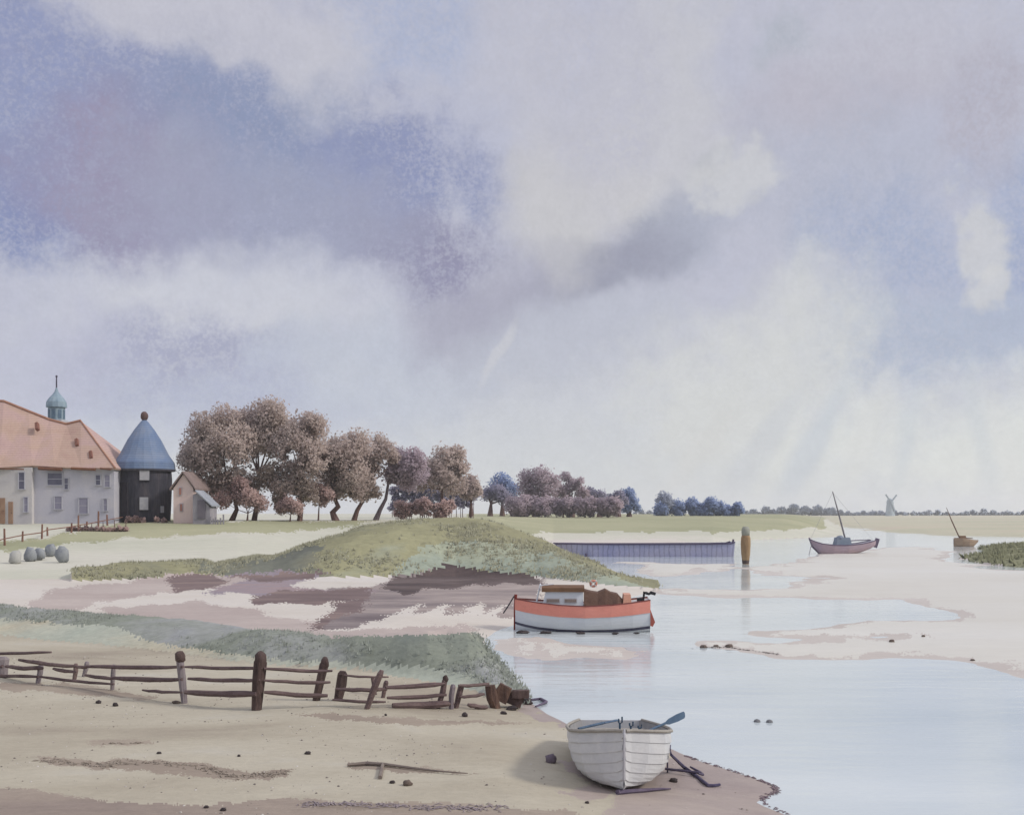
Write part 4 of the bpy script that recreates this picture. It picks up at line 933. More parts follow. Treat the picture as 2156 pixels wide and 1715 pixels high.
    # a stone by the boat, and a dark strip painting in the shade under its bow
    x, y, z = hit(1160, 1604); ch = MB().blob((0, 0, .05), (.10, .09, .09), 44, .2, 9, 6).build('stone', mk('violet_stone', [(112, 100, 112), (138, 126, 134)], 5, bump=.4), loc=(x, y, z), smooth=True); tag(ch, 'violet-grey stone on the sand left of the rowing boat', 'stone')
    p = Vector(hit(1195, 1652)); q = Vector(hit(1392, 1664)); c = (p+q)/2
    sk = MB().tube([Vector(hit(1300, 1672))-c+Vector((0, 0, .03)), Vector(hit(1350, 1668))-c+Vector((0, 0, .03)), q-c+Vector((0, 0, .03)), Vector(hit(1412, 1663))-c+Vector((0, 0, .025))], [.05, .035, .022, .012], 6, .15).build('driftwood', mk('violet_wood_shade', [(92, 82, 104), (120, 108, 124)], 4), loc=c)
    tag(sk, 'thin dark violet strip painting in the shade under the rowing boat bow', 'shade strip')
rowlocks_and_oar()

def cabin_boat():
    Yb = ground_pt(1232, 1331, 0)[1]; u = Yb/F; x, y, z = (1232-CX)*u, Yb, 0.0
    t = thing('cabin_boat', 'white cabin boat with a broad orange-red band moored at the mound', 'motor boat', (x, y+.9, -.02), rz=R(-3))
    Z = lambda py: (1331-py)*u
    X = lambda px: (px-1232)*u
    # stations bow (left) to stern (right)
    st = [(X(1084), .03, .0, Z(1264), .8, 1), (X(1090), .14, -.05, Z(1264), .6, 1.2), (X(1108), .42, -.12, Z(1266), .5, 1.3), (X(1135), .68, -.2, Z(1269), .45, 1.4), (X(1180), .90, -.26, Z(1273), .42, 1.5), (X(1235), .98, -.28, Z(1275), .4, 1.5),
          (X(1290), .96, -.26, Z(1272), .4, 1.5), (X(1335), .88, -.22, Z(1267), .4, 1.45), (X(1372), .76, -.15, Z(1262), .42, 1.4)]
    # hull in three painted strakes: lower white, upper red
    white = mk('boat_white', [(214, 219, 228), (226, 229, 232), (231, 232, 231)], .8, (.3, 1, 1), .4, .05, fine=.03, spec=.4)
    red = mk('boat_red', [(222, 138, 120), (230, 148, 130), (234, 156, 138)], .9, (.4, 1, 1), .5, .1, 10, fine=.06, spec=.3, k=1.1)
    fr = .56
    def strake(u0, u1, off, n=5):
        m = MB()
        for side in (-1, 1):
            vs = []; 
            for i in range(n+1):
                uu = u0+(u1-u0)*i/n
                for s in st:
                    xx, b, zk, zs, p, q = s; tz = uu
                    yy = b*math.sin(min(1, max(0.0, uu)**p)*math.pi/2); vs.append((xx, side*(yy+off), zk+(zs-zk)*uu))
            k = len(st); fs = []
            for i in range(n):
                for j in range(k-1):
                    f = (i*k+j, i*k+j+1, (i+1)*k+j+1, (i+1)*k+j); fs.append(f if side < 0 else f[::-1])
            m.add(vs, fs)
        return m
    hu = strake(0, .68, 0, 8); s = st[-1]
    hu.add([(s[0], -s[1], s[3]), (s[0], s[1], s[3]), (s[0], s[1]*.97, .4), (s[0], s[1]*.6, -.05), (s[0], 0, s[2]), (s[0], -s[1]*.6, -.05), (s[0], -s[1]*.97, .4)], [(6, 5, 4, 3, 2, 1, 0)])
    hu.build('hull', white, t, smooth=False)
    strake(.66, 1.0, .018, 3).build('topside_band', red, t)
    dk = mk('boat_deck', [(196, 194, 190), (212, 210, 206)], 1, rough=.6)
    vs = sheer_line(st, -1, -.04)+sheer_line(st, 1, -.04); n = len(st)
    MB().add(vs, [(i, i+1, n+i+1, n+i) for i in range(n-1)]).build('deck', dk, t)
    m = MB()
    for sd4 in (-1, 1): m.tube(sheer_line(st, sd4, .01, .02), .022, 6)
    m.build('gunwale', mk('gunwale_dark', [(110, 62, 60), (140, 80, 72)], 2), t)
    stemm = mk('stem_red', [(110, 44, 40), (140, 62, 52)], 2)
    MB().tube([(X(1083), 0, -.1), (X(1084), 0, Z(1290)), (X(1086), 0, Z(1254))], [.03, .045, .06], 6).build('stem', stemm, t)
    mb = mk('waterline_black', [(58, 56, 72), (86, 82, 96)], 2, rough=.5)
    w = strake(.215, .29, .012, 1); w.build('boot_stripe', mk('boot_grey', [(70, 68, 86), (100, 98, 114)], 2), t)
    # cabin
    cw = .62; zb = Z(1276); zc = Z(1246)
    m = MB(); x0, x1 = X(1144), X(1231)
    vs = [(x0, -cw, zb), (x1, -cw, zb), (x1, -cw*.95, zc), (x0+.12, -cw*.95, zc), (x0, cw, zb), (x1, cw, zb), (x1, cw*.95, zc), (x0+.12, cw*.95, zc)]
    m.add(vs, [(0, 1, 2, 3), (7, 6, 5, 4), (0, 4, 5, 1), (1, 5, 6, 2), (2, 6, 7, 3), (3, 7, 4, 0)]); ca = m.build('cabin', white, t)
    br = mk('cabin_brown', [(106, 78, 58), (132, 100, 74)], 1.4, rough=.7)
    # roof with cambered top, brown fascia
    rfv = []; rn = 6
    for xx in (x0-.02, x1+.04):
        for k in range(rn+1):
            a = -1+2*k/rn; rfv.append((xx, a*(cw+.06), zc+.16+.07*(1-a*a)))
    for xx in (x0-.02, x1+.04):
        for k in range(rn+1): a = -1+2*k/rn; rfv.append((xx, a*(cw+.06), zc+.003))
    q = rn+1; fs = []
    for k in range(rn): fs += [(k, k+1, q+k+1, q+k), (2*q+k, 3*q+k, 3*q+k+1, 2*q+k+1)]
    fs += [(0, q, 3*q, 2*q), (rn, 2*q+rn, 3*q+rn, q+rn), tuple(range(0, q))+tuple(range(3*q-1, 2*q-1, -1)), tuple(range(2*q-1, q-1, -1))+tuple(range(3*q, 4*q))]
    MB().add(rfv, fs).build('cabin_roof', br, t)
    winm = mk('cabin_glass', [(120, 106, 100), (150, 134, 124)], 1.5, rough=.2, spec=.5)
    for a, b in ((1152, 1182), (1190, 1218)):
        f = MB().box((X((a+b)/2), -cw-.005, Z(1264)), (X(b)-X(a), .05, .18)).build('window', mk('stem_white', []), ca); MB().box((X((a+b)/2), -cw-.014, Z(1264)), (X(b)-X(a)-.06, .05, .12)).build('pane', winm, f)
    # windscreen frame ahead of the cabin
    m = MB(); x2 = X(1132)
    for sd5 in (-1, 1): m.tube([(x2-.05, sd5*.5, zb-.02), (x2+.12, sd5*.46, Z(1233))], .025, 6)
    m.tube([(x2+.12, -.46, Z(1233)), (x2+.12, .46, Z(1233))], .025, 6); m.tube([(x2+.12, -.46, Z(1233)), (X(1168), -.46, Z(1230))], .02, 6)
    wf = m.build('windscreen_frame', white, t)
    # tarpaulin over the cockpit
    tp = mk('tarpaulin', [(92, 70, 62), (116, 90, 76), (104, 90, 92)], 1.2, rough=.85, bump=.5, bscale=6)
    prof = [(X(1233), Z(1241)), (X(1248), Z(1245)), (X(1262), Z(1247)), (X(1278), Z(1240)), (X(1290), Z(1247)), (X(1304), Z(1250)), (X(1318), Z(1266))]
    vs = []
    for xx, zz in prof:
        for a in (-1, -.7, -.3, .1, .5, .9, 1): vs.append((xx, a*.72, zb+(zz-zb)*(1 if abs(a) < .8 else .05)*(1-.06*abs(a))))
    fs = []
    for i in range(len(prof)-1):
        for k in range(6): fs.append((i*7+k, i*7+7+k, i*7+8+k, i*7+k+1))
    fs.append(tuple(range(7)))
    MB().add(vs, fs).build('tarpaulin', tp, t)
    orm = mk('stern_orange', [(214, 156, 128), (222, 170, 146)], 1.4, rough=.6)
    m = MB(); m.box((X(1324), -.1, Z(1261)), (18*u, 1.1, .36), 0, 0, 0, .8); m.build('stern_locker', orm, t)
    rd = MB(); rd.add([(X(1366), -.03, Z(1285)), (X(1370), -.03, Z(1285)), (X(1380), -.03, Z(1312)), (X(1375), -.03, Z(1322)), (X(1364), -.03, Z(1318)),
                       (X(1366), .03, Z(1285)), (X(1370), .03, Z(1285)), (X(1380), .03, Z(1312)), (X(1375), .03, Z(1322)), (X(1364), .03, Z(1318))], [(0, 1, 2, 3, 4), (9, 8, 7, 6, 5)]+[(i, 5+i, 5+(i+1) % 5, (i+1) % 5) for i in range(5)])
    ro = rd.build('rudder', mk('rudder_red', [(168, 92, 80), (190, 112, 98)], 2), t); ro.location = (.09, 0, 0)
    blk = mk('black_iron', [(30, 30, 34), (50, 50, 54)], 3, rough=.5)
    m = MB(); m.tube([(X(1360), 0, Z(1266)), (X(1362), 0, Z(1247)), (X(1366), 0, Z(1250)), (X(1372), 0, Z(1252)), (X(1376), 0, Z(1249)), (X(1386), 0, Z(1252))], [.04, .045, .06, .05, .07, .06], 7)
    m.box((X(1352), 0, Z(1264)), (.2, .3, .12)); m.build('tiller', blk, t)
    # mooring chain at the bow
    m = MB(); m.tube([(X(1082), -.05, Z(1258)), (X(1070), -.5, Z(1278)), (X(1062), -.8, Z(1290))], .028, 5); m.build('bow_line', blk, t)
    # life ring on the cabin roof
    x_, z_ = X(1252), Z(1229); vs = []; fs = []; a_, b_ = 14, 7
    lr = thing('life_ring', 'small orange-red life ring propped on the cabin boat behind its roof', 'life ring', tuple(Vector((x+x_, y+.62, z_-.02))), rx=R(12))
    for i in range(a_):
        for k in range(b_):
            al = 2*math.pi*i/a_; be = 2*math.pi*k/b_; rr = .11+.045*math.cos(be); vs.append((rr*math.cos(al), .045*math.sin(be), rr*math.sin(al)))
            fs.append((i*b_+k, i*b_+(k+1) % b_, ((i+1) % a_)*b_+(k+1) % b_, ((i+1) % a_)*b_+k))
    MB().add(vs, fs).build('ring', mk('ring_orange', [(220, 146, 124), (226, 158, 136)], 3), lr, smooth=True)
    for k in range(4):
        al = R(45+90*k); MB().box((.11*math.cos(al), 0, .11*math.sin(al)), (.105, .105, .04), 0, -al).build('band', mk('ring_white', [(214, 212, 208), (224, 222, 218)], 3), lr)
    # floats on the mud by the waterline
    for k, (px, py, r, lb) in enumerate(((1150, 1331, .10, 'black weed clump under the bow of the cabin boat'), (1222, 1332, .10, 'black stone at the waterline under the middle of the cabin boat'), (1295, 1333, .07, 'small black stone at the waterline near the boat stern'), (1340, 1332, .06, 'smallest black stone at the waterline beneath the rudder'), (1100, 1329, .13, 'large black stone under the bow stem of the cabin boat'))):
        xx, yy, zz = ground_pt(px, py+1, .02)+(.02,)
        o = MB().blob((0, 0, .02), (r*(2.6 if k in (0,) else 1.9), r*1.0, r*.55), 20+k, .25).build('stone', M_STONE, loc=(xx, min(yy, y-.25), zz)); tag(o, lb, 'stone', 'black stones at the boat waterline')
cabin_boat()

def barge():
    x0, Y0 = ground_pt(1358, 1172, 0); Y0 += .6; u = Y0/F; zt = CZ-(1144-HZ)/F*Y0
    t = thing('barge', 'long low slate-blue barge lying off the far green bank', 'barge', (x0, Y0+1.2, 0))
    bm = mk('barge_blue', [(146, 150, 186), (162, 162, 188), (172, 170, 190)], .35, rough=.7, bump=.3, bscale=4, fine=.08, planks=('X', .6, 4.0), k=1.15)
    X = lambda px: (px-1358)*u
    n = 9; top = [(X(1168), .12), (X(1180), .6), (X(1205), 1.1), (X(1240), 1.3), (X(1300), 1.4), (X(1400), 1.4), (X(1500), 1.35), (X(1540), 1.3), (X(1549), 1.25)]
    bot = [(X(1200), .1), (X(1208), .5), (X(1225), .9), (X(1250), 1.2), (X(1300), 1.3), (X(1400), 1.3), (X(1500), 1.25), (X(1538), 1.2), (X(1546), 1.15)]
    zz = [zt+.02, zt, zt-.02, zt-.05, zt-.06, zt-.05, zt-.03, zt+.02, zt+.16]
    vs = [(a, -b, z) for (a, b), z in zip(top, zz)]+[(a, b, z) for (a, b), z in zip(top, zz)]+[(a, -b, -.25) for a, b in bot]+[(a, b, -.25) for a, b in bot]
    fs = []
    for i in range(n-1): fs += [(2*n+i, 2*n+i+1, i+1, i), (n+i, n+i+1, 3*n+i+1, 3*n+i)]
    fs += [(0, n, 3*n, 2*n), (n-1, 3*n-1, 4*n-1, 2*n-1)]
    MB().add(vs, fs).build('hull', bm, t)
    MB().add([(a, -b*.97, z-.12) for (a, b), z in zip(top, zz)]+[(a, b*.97, z-.12) for (a, b), z in zip(top, zz)], [(i, i+1, n+i+1, n+i) for i in range(n-1)]).build('deck', mk('barge_deck', [(120, 118, 140), (150, 146, 160)], .6), t)
    m = MB()
    for s in (0, 1): m.tube([(p[0], p[1]*1.02-.02 if s == 0 else p[1]*1.02, p[2]) for p in vs[s*n:(s+1)*n]], .07, 6)
    m.build('gunwale', mk('barge_rail', [(78, 70, 96), (100, 90, 112)], 1.5), t)
    MB().tube([(X(1545), -1.1, zt), (X(1546), -1.1, zt+.45)], [.12, .1], 6).build('bollard', mk('barge_rail', []), t)
    MB().tube([(X(1235), -1.32, .35), (X(1237), -1.36, -.1)], .09, 6).build('leeboard', mk('barge_rail', []), t)
barge()
def mooring_post():
    x, Y0 = ground_pt(1570, 1187, 0); u = Y0/F; Z = lambda py: (1187-py)*u
    t = thing('mooring_post', 'thick ochre-brown mooring post with a grey cap standing in the water', 'mooring post', (x, Y0, 0))
    om = mk('post_ochre', [(140, 112, 84), (166, 138, 102), (178, 154, 120)], 1.0, (1, 1, .35), .85, .5, 8, fine=.12)
    MB().lathe([(6*u, -1), (7*u, .1), (9.5*u, Z(1165)), (10.5*u, Z(1145)), (10*u, Z(1132)), (8*u, Z(1126))], 12).build('pile', om, t, smooth=True)
    MB().lathe([(8.2*u, Z(1127)), (9*u, Z(1120)), (8.5*u, Z(1113)), (5.5*u, Z(1108))], 12).build('cap', mk('cap_grey', [(150, 152, 140), (172, 172, 158)], 1.5), t, smooth=True)
    MB().lathe([(7.2*u, .05), (8*u, .35)], 12).build('band', M_DARKWOOD, t)
mooring_post()
def sailing_boat():
    x, Y0 = ground_pt(1782, 1166, 0); u = Y0/F; Z = lambda py: (1166-py)*u; X = lambda px: (px-1782)*u
    t = thing('sailing_boat', 'mauve wooden sailing boat with a bare leaning mast lying aground', 'sailing boat', (x, Y0+.8, 0), rz=R(4))
    hm = mk('mauve_hull', [(168, 152, 166), (182, 162, 170), (188, 160, 158)], .5, (.4, 1, 1), .7, .2, 6, fine=.08, k=1.1)
    st = [(X(1708), .04, Z(1140), Z(1135), .8, 1), (X(1716), .3, Z(1152), Z(1139), .55, 1.2), (X(1730), .7, Z(1168), Z(1144), .5, 1.3), (X(1755), 1.0, Z(1172), Z(1147), .45, 1.4), (X(1785), 1.1, Z(1170), Z(1147), .45, 1.4),
          (X(1815), 1.0, Z(1163), Z(1144), .45, 1.4), (X(1835), .85, Z(1156), Z(1140), .45, 1.3), (X(1846), .65, Z(1150), Z(1137), .5, 1.2)]
    m = MB(); hull_mesh(m, st, 5, .03); m.build('hull', hm, t)
    n = len(st); MB().add(sheer_line(st, -1, -.05)+sheer_line(st, 1, -.05), [(i, i+1, n+i+1, n+i) for i in range(n-1)]).build('deck', mk('sail_deck', [(166, 164, 174), (184, 182, 188)], 1), t)
    m = MB(); [m.tube(sheer_line(st, s, .0, .02), .05, 6) for s in (-1, 1)]; m.tube([(X(1706), 0, Z(1132)), (X(1712), 0, Z(1150)), (X(1730), 0, Z(1168))], [.09, .08, .06], 6); m.build('gunwale', mk('hull_dark', [(98, 88, 112), (122, 110, 128)], 2), t)
    cb = mk('cabin_grey', [(124, 138, 154), (148, 158, 170)], 1, rough=.7)
    MB().box((X(1778), 0, Z(1140)), (34*u, 1.2, .9), 0, 0, 0, .8).build('cabin', cb, t)
    MB().blob((X(1772), -.1, Z(1133)), (8*u, .45, 6*u), 5, .15, 10, 6).build('furled_sail', mk('sail_grey', [(116, 128, 146), (150, 158, 170)], 2), t, smooth=True)
    spar = mk('spar', [(118, 116, 122), (146, 142, 144)], 2)
    ma = MB().tube([(X(1787), 0, Z(1144)), (X(1772), 0, Z(1088)), (X(1757), 0, Z(1034))], [.10, .09, .05], 7).build('mast', spar, t)
    m = MB(); m.tube([(X(1757), 0, Z(1036)), (X(1709), 0, Z(1135))], .014, 4); m.tube([(X(1757), 0, Z(1036)), (X(1845), 0, Z(1138))], .014, 4); m.build('stay', mk('wire', [(176, 176, 180), (190, 190, 194)], 2), ma)
    MB().tube([(X(1784), 0, Z(1139)), (X(1838), 0, Z(1136))], [.07, .05], 6).build('boom', mk('hull_dark', []), t)
    MB().box((X(1852), 0, Z(1143)), (9*u, .12, 20*u), 0, R(18)).build('rudder', mk('hull_dark', []), t)
    MB().tube([(X(1710), -.2, Z(1145)), (X(1700), -1.2, Z(1158)), (X(1690), -2.2, Z(1170))], .035, 5).build('mooring_line', spar, t)
sailing_boat()
def brown_boat():
    x, Y0 = ground_pt(2033, 1150, 0); u = Y0/F; Z = lambda py: (1150-py)*u; X = lambda px: (px-2033)*u
    t = thing('small_sailboat', 'little brown boat with a tilted bare mast by the marsh islet', 'sailing boat', (x, Y0+.5, 0), rz=R(-6))
    hm = mk('brown_hull', [(158, 132, 110), (180, 154, 128), (186, 162, 142)], .9, (.4, 1, 1), .75, .2, 6, fine=.08)
    st = [(X(2012), .1, -.1, Z(1134), .6, 1.2), (X(2016), .5, -.12, Z(1132), .5, 1.3), (X(2028), .8, -.2, Z(1132), .45, 1.4), (X(2042), .7, -.15, Z(1134), .45, 1.4), (X(2052), .35, -.05, Z(1136), .5, 1.2), (X(2062), .04, Z(1140), Z(1136.5), .8, 1)]
    m = MB(); hull_mesh(m, st, 4, .03); m.build('hull', hm, t)
    n = len(st); MB().add(sheer_line(st, -1, -.05)+sheer_line(st, 1, -.05), [(i, i+1, n+i+1, n+i) for i in range(n-1)]).build('deck', mk('brown_deck', [(140, 110, 86), (164, 134, 108)], 1), t)
    MB().box((X(2030), 0, Z(1131)), (14*u, .7, .45), 0, 0, 0, .75).build('cabin', mk('brown_deck', []), t)
    MB().tube([(X(2024), 0, Z(1132)), (X(2008), 0, Z(1096)), (X(1997), 0, Z(1068))], [.09, .08, .03], 7).build('mast', mk('brown_spar', [(116, 92, 76), (144, 122, 106)], 2), t)
    MB().tube([(X(2026), -.1, Z(1131)), (X(2050), -.1, Z(1133))], .06, 5).build('boom', mk('brown_spar', []), t)
brown_boat()

# ------------------------------------------------------------------ foreground groyne fence
def groyne_fence():
    # (foot px, foot py, top px, top py, half width px, material, knob)
    P = [(-70, 1418, -66, 1372, 7, M_GREYWOOD, 0), (4, 1424, 6, 1382, 13, M_GREYWOOD, 0), (156, 1432, 160, 1396, 5, M_RAIL, 0), (236, 1452, 240, 1398, 5, M_GREYWOOD, 0), (80, 1438, 86, 1398, 6, M_GREYWOOD, 0), (176, 1424, 184, 1392, 5, M_GREYWOOD, 0), (388, 1480, 378, 1382, 8, M_GREYWOOD, 1), (540, 1494, 549, 1382, 13, M_DARKWOOD, 2),
         (666, 1474, 684, 1390, 9, M_DARKWOOD, 2), (712, 1474, 722, 1412, 11, M_DARKWOOD, 0), (772, 1492, 804, 1410, 7, M_RAIL, 0), (790, 1462, 784, 1424, 4, M_RAIL, 0), (806, 1468, 814, 1432, 5, M_RAIL, 0),
         (922, 1490, 938, 1426, 6, M_RAIL, 2), (950, 1492, 954, 1440, 6, M_GREYWOOD, 0), (960, 1490, 972, 1440, 6, M_RAIL, 0)]
    x, y, z = hit(540, 1494); o = Vector((x, y, z)); t = thing('groyne_fence', 'weathered dark brown post and rail fence leaning along the beach', 'fence', o)
    post = []
    for k, (a, b, c, d, w, m, kn) in enumerate(P):
        f = Vector(hit(a, b)); Y = f.y; u = Y/F; top = Vector(at(c, d, Y)); f = f-o; top = top-o
        r = w*u; mm = MB(); mid = f.lerp(top, .55)+Vector((random.uniform(-.02, .02), 0, 0))
        mm.tube([f-Vector((0, 0, .3)), f, mid, f.lerp(top, .9), top], [r*.8, r*.85, r, r*1.02, r*.6], 8, .10)
        p = mm.build('post', m, t)
        if kn == 1: MB().blob(top+Vector((.02, -.02, 0)), (12*u, 10*u, 13*u), k, .12).build('knob', M_DARKWOOD, p, smooth=True)
        if kn == 2: MB().blob(top+Vector((0, 0, -r*.5)), (r*1.02, r*1.02, r*1.5), k, .1).build('knob', M_DARKWOOD, p, smooth=True)
    # rails: px0, py0, px1, py1, thickness in px (depth follows the fence line)
    Rl = [(-60, 1398, 6, 1402, 7), (-60, 1416, 80, 1424, 6), (160, 1402, 184, 1403, 6), (84, 1424, 240, 1440, 5), (180, 1420, 240, 1427, 6), (-60, 1374, 108, 1372, 5), (40, 1388, 160, 1402, 7), (12, 1402, 90, 1406, 7), (112, 1406, 160, 1414, 6), (182, 1402, 386, 1403, 7), (236, 1426, 384, 1430, 8), (300, 1452, 384, 1456, 5),
          (390, 1403, 552, 1405, 6), (396, 1428, 548, 1431, 7), (390, 1456, 540, 1461, 11), (556, 1406, 700, 1412, 6), (556, 1431, 696, 1436, 6), (556, 1456, 690, 1464, 8), (724, 1420, 818, 1424, 4), (706, 1450, 815, 1450, 7), (700, 1472, 812, 1476, 5),
          (812, 1446, 936, 1438, 8), (815, 1468, 940, 1462, 7), (826, 1484, 955, 1480, 12), (965, 1442, 1030, 1438, 6), (968, 1466, 1020, 1460, 6), (985, 1482, 1026, 1488, 8)]
    fx = [(-60, 27.5), (4, 27.6), (80, 26.9), (180, 26.6), (388, 24.7), (540, 23.9), (666, 24.6), (800, 24.2), (940, 24.1), (1040, 24.0)]
    fx = []
    for a, b in ((-60, 1420), (4, 1424), (80, 1438), (176, 1446), (388, 1480), (540, 1494), (690, 1486), (790, 1488), (940, 1490), (1040, 1492)):
        fx.append((a, hit(a, b)[1]))
    for (a, b, c, d, w) in Rl:
        n = 6; pts = []; rad = []
        for i in range(n+1):
            f = i/n; px = a+(c-a)*f; Y = tab(px, fx)-.12; py = b+(d-b)*f+2.0*math.sin(f*math.pi)+random.uniform(-.8, .8)
            pts.append(Vector(at(px, py, Y))-o); rad.append(w*.64*Y/F*(1.0-.35*abs(2*f-1)**4)*random.uniform(.92, 1.08))
        MB().tube(pts, rad, 7, .08, flat=1.0).build('rail', M_RAIL, t)
groyne_fence()
def broken_end():
    x, y, z = hit(1044, 1490); o = Vector((x, y, z)); u = y/F
    t = thing('broken_groyne', 'collapsed dark brown timber stump at the seaward end of the fence', 'timber', o)
    om = mk('ochre_dark_wood', [(72, 56, 52), (104, 82, 72), (140, 112, 94)], 3, (1, 1, .4), .9, .6, 14, fine=.2)
    L = lambda px, py, dy=0: Vector(at(px, py, y+dy))-o
    MB().tube([L(1046, 1496), L(1036, 1468), L(1032, 1442)], [9*u, 12*u, 10*u], 8, .15).build('post', om, t)
    MB().box(L(1058, 1458, .1), (34*u, .22, 34*u), 0, R(28), 0, .8).build('plank', om, t)
    MB().box(L(1080, 1470, .2), (40*u, .25, 24*u), R(8), R(24)).build('plank', M_DARKWOOD, t)
    MB().box(L(1096, 1460, .1), (36*u, .2, 16*u), R(-6), R(-2)).build('plank', M_DARKWOOD, t)
    st = [(1078, 1490, 12, 6, 'dark wet stone against the foot of the broken timber stump', 31), (1110, 1476, 12, 9, 'dark angular stone at the seaward tip of the broken timbers', 32), (1060, 1500, 7, 4, 'small dark stone just below the broken timber stump', 33)]
    for px, py, w, h, lb, sd6 in st:
        p = hit(px, py+h*.7); s = MB().blob((0, 0, h*u*.6), (w*u, w*u*.8, h*u), sd6, .2, 8, 5).build('stone', M_STONE, loc=p); tag(s, lb, 'stone', 'stones by the broken timbers')
    p = [Vector(hit(px, py))+Vector((0, 0, .04)) for px, py in ((1118, 1476), (1138, 1474), (1150, 1480), (1138, 1486), (1128, 1490))]
    b = MB().tube([q-p[0] for q in p], [.03, .04, .035, .03, .02], 6, .2).build('branch', mk('violet_wood_shade', []), loc=p[0]); tag(b, 'crooked violet-grey branch washed up beyond the broken timbers', 'branch')
broken_end()

# ------------------------------------------------------------------ stones, wrack and driftwood
GS = 'dark stones scattered on the beach'
for k, (px, py, w, h, lb) in enumerate([(208, 1480, 6, 4.5, 'left of two round black stones below the fence'), (243, 1486, 6, 5, 'right of two round black stones below the fence'), (371, 1480, 9, 4, 'flat grey stone at the foot of the knobbed fence post'),
        (979, 1508, 7, 6, 'round black stone on the sand below the right end of the fence'), (648, 1587, 7, 4, 'lone grey stone in the middle of the open beach'), (826, 1648, 6, 4, 'small stone below the thin driftwood stick'),
        (858, 1652, 11, 7, 'lumpy brown stone below the thin driftwood stick'), (335, 1586, 5, 3, 'little stone right of the two weed dashes'), (434, 1742 if False else 1700, 6, 3.5, 'left of two stones on the brown gravel strip'), (470, 1706, 7, 4, 'right of two stones on the brown gravel strip'),
        (503, 1592, 3.5, 3, 'tiny dark pebble left of the lone grey stone'), (812, 1484+22, 3, 3, 'tiny pebble under the crossed fence posts'), (1236, 1668 if False else 1690, 5, 3, 'small stone on the sand under the rowing boat'), (1418, 1645, 9, 5, 'violet stone beside the anchor on the mud')]):
    x, y, z = hit(px, py); u = y/F
    o = MB().blob((0, 0, h*u*.55), (w*u, w*u*.85, h*u), 50+k, .18, 9, 6).build('stone', M_STONE if k not in (2, 6) else mk('brown_stone', [(98, 86, 80), (128, 114, 102)], 6, bump=.4), loc=(x, y, z), smooth=True); tag(o, lb, 'stone', GS)
GSF = 'small stones on the far sandflat'
for k, (px, py, w, h, lb) in enumerate([(1481, 1363, 9, 4, 'left dark lump on the sandflat edge beyond the rowing boat'), (1508, 1360, 6, 2.5, 'middle of three dark lumps on the sandflat edge'), (1535, 1361, 9, 4, 'right dark lump on the sandflat edge'), (1878, 1351, 6, 4, 'lone brown stone on the pale sandflat'),
                                        (1944, 1340, 4, 3, 'small stone right of the lone brown stone'), (2048, 1390, 5, 2.5, 'grey stone on the right of the pale sandflat')]):
    x, y, z = hit(px, py); u = y/F
    o = MB().blob((0, 0, h*u*.4), (w*u, w*u*.9, h*u), 80+k, .18).build('stone', mk('brown_stone', []), loc=(x, y, z)); tag(o, lb, 'stone', GSF)
for px, py, lb in ((1594, 1519, 'left of two small dark floats on the near water'), (1620, 1520, 'right of two small dark floats on the near water')):
    x, y, z = hit(px, py); o = MB().lathe([(.02, -.04), (.06, -.02), (.075, .01), (.06, .04), (.02, .06)], 10).build('float', mk('float_grey', [(116, 116, 118), (140, 140, 142)], 4), loc=(x, y, .0)); tag(o, lb, 'float', 'floats on the near water')
def wrack(label, pts, w, mat, n=240, h=.012):
    n = int(n*.5)
    """a strand of weed: many short curled ribbons heaped along a line on the sand"""
    P = [hit(px, py) for px, py in pts]; o = Vector(P[0]); m = MB(); cum = 0
    for i in range(n):
        f = random.random()*(len(P)-1); k = int(f); q = Vector(P[k]).lerp(Vector(P[min(k+1, len(P)-1)]), f-k)
        q = q+Vector((random.gauss(0, w*.5), random.gauss(0, w), 0)); q.z = hz(q.x, q.y)+random.uniform(0, h)
        a = random.gauss(0, .9); l = random.uniform(.02, .10); dx, dy = math.cos(a)*l, math.sin(a)*l*.6
        m.tube([q-o-Vector((dx, dy, .01)), q-o+Vector((0, 0, random.uniform(.003, .018))), q-o+Vector((dx, dy, -.01))], [.004, .011, .003], 4, flat=.6)
    b = m.build('seaweed', mat, loc=o); tag(b, label, 'seaweed', kind='stuff')
WK = mk('wrack', [(136, 124, 112), (158, 146, 132), (174, 162, 148)], 4, rough=.9, fine=.15)
wrack('brown strand of seaweed stretching across the left of the beach', [(85, 1600), (150, 1606), (235, 1612), (245, 1604), (330, 1606), (420, 1616), (470, 1630), (520, 1634), (560, 1632), (610, 1624)], .09, WK, 700)
wrack('two short weed dashes on the open sand', [(215, 1566), (250, 1564), (270, 1566), (305, 1563)], .03, WK, 50)
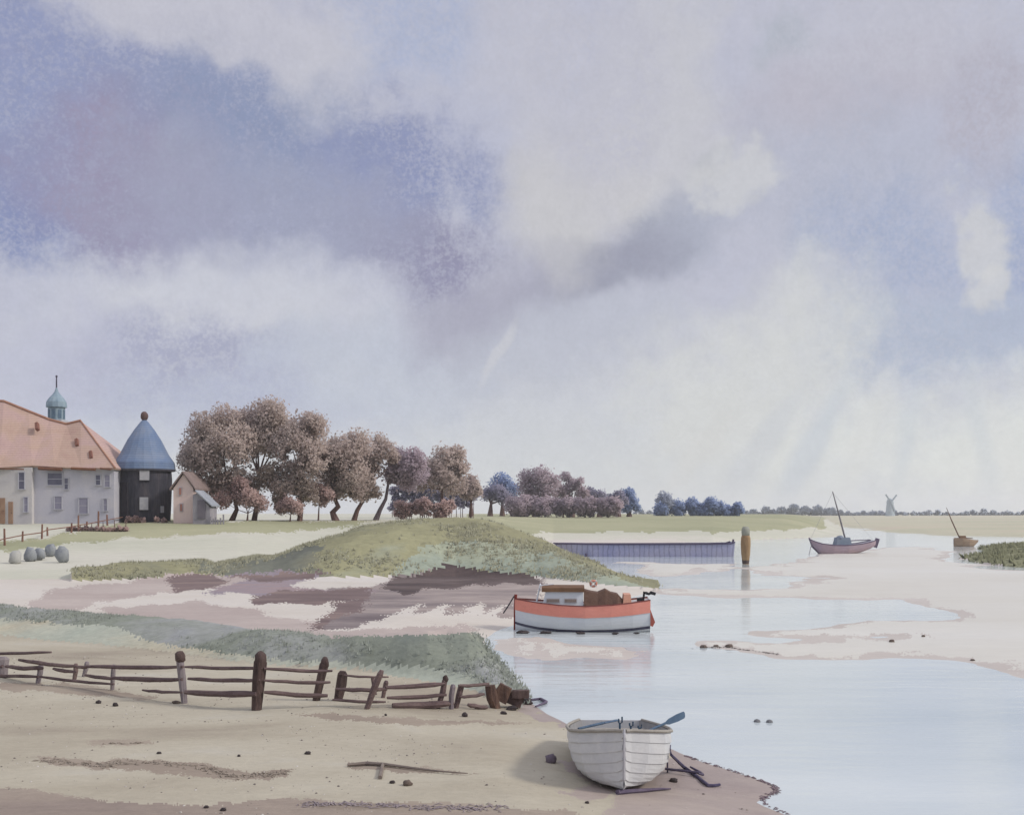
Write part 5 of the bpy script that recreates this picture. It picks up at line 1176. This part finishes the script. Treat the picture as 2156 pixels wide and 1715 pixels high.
wrack('weed line at the bottom of the beach', [(640, 1694), (740, 1692), (860, 1700), (980, 1702), (1060, 1700)], .08, mk('wrack_violet', [(146, 134, 138), (166, 154, 154)], 4, rough=.9, fine=.15), 500)
wrack('dark weed along the edge of the pale sandflat', [(1432, 1368), (1480, 1363), (1540, 1363), (1590, 1371), (1640, 1377)], .07, mk('wrack_dark', [(74, 70, 70), (100, 94, 92)], 4, rough=.9, fine=.15), 260)
wrack('dark weed along the water edge beside the rowing boat', [(1430, 1586), (1480, 1604), (1540, 1622), (1600, 1642), (1632, 1656), (1634, 1668), (1605, 1680), (1612, 1694), (1660, 1714)], .045, mk('wrack_shore', [(120, 104, 112), (146, 130, 132)], 4, rough=.9, fine=.15), 420, .008)
def stick():
    P = [Vector(hit(px, py))+Vector((0, 0, .035)) for px, py in ((732, 1614), (770, 1611), (806, 1612), (850, 1618), (920, 1627), (985, 1632))]
    t = thing('driftwood', 'long thin driftwood stick with a stub lying on the sand', 'driftwood', P[0]); m = mk('drift', [(128, 116, 110), (150, 138, 126)], 4, (.3, 1, 1), .9, .3)
    MB().tube([p-P[0] for p in P], [.03, .035, .03, .022, .016, .008], 6, .15).build('stem', m, t)
    a = P[2]-P[0]; b = Vector(hit(800, 1640))-P[0]; MB().tube([a, b+Vector((0, 0, .03))], [.03, .035], 6, .15).build('stub', m, t)
stick()
# ------------------------------------------------------------------ air
def haze():
    m = bpy.data.materials.new('haze'); m.use_nodes = True; N = m.node_tree.nodes; L = m.node_tree.links; N.clear()
    o = N.new('ShaderNodeOutputMaterial'); v = N.new('ShaderNodeVolumePrincipled')
    v.inputs['Color'].default_value = (.97, .98, 1, 1); v.inputs['Density'].default_value = .00026; v.inputs['Anisotropy'].default_value = .2
    L.new(v.outputs[0], o.inputs['Volume'])
    b = MB().box((0, 1120, 17), (4200, 2400, 38)).build('haze', m); tag(b, kind='stuff')
    b['label'] = 'pale sea haze over the whole estuary'
haze()
S.cycles.max_bounces = 5; S.cycles.diffuse_bounces = 2; S.cycles.volume_bounces = 1; S.cycles.glossy_bounces = 2
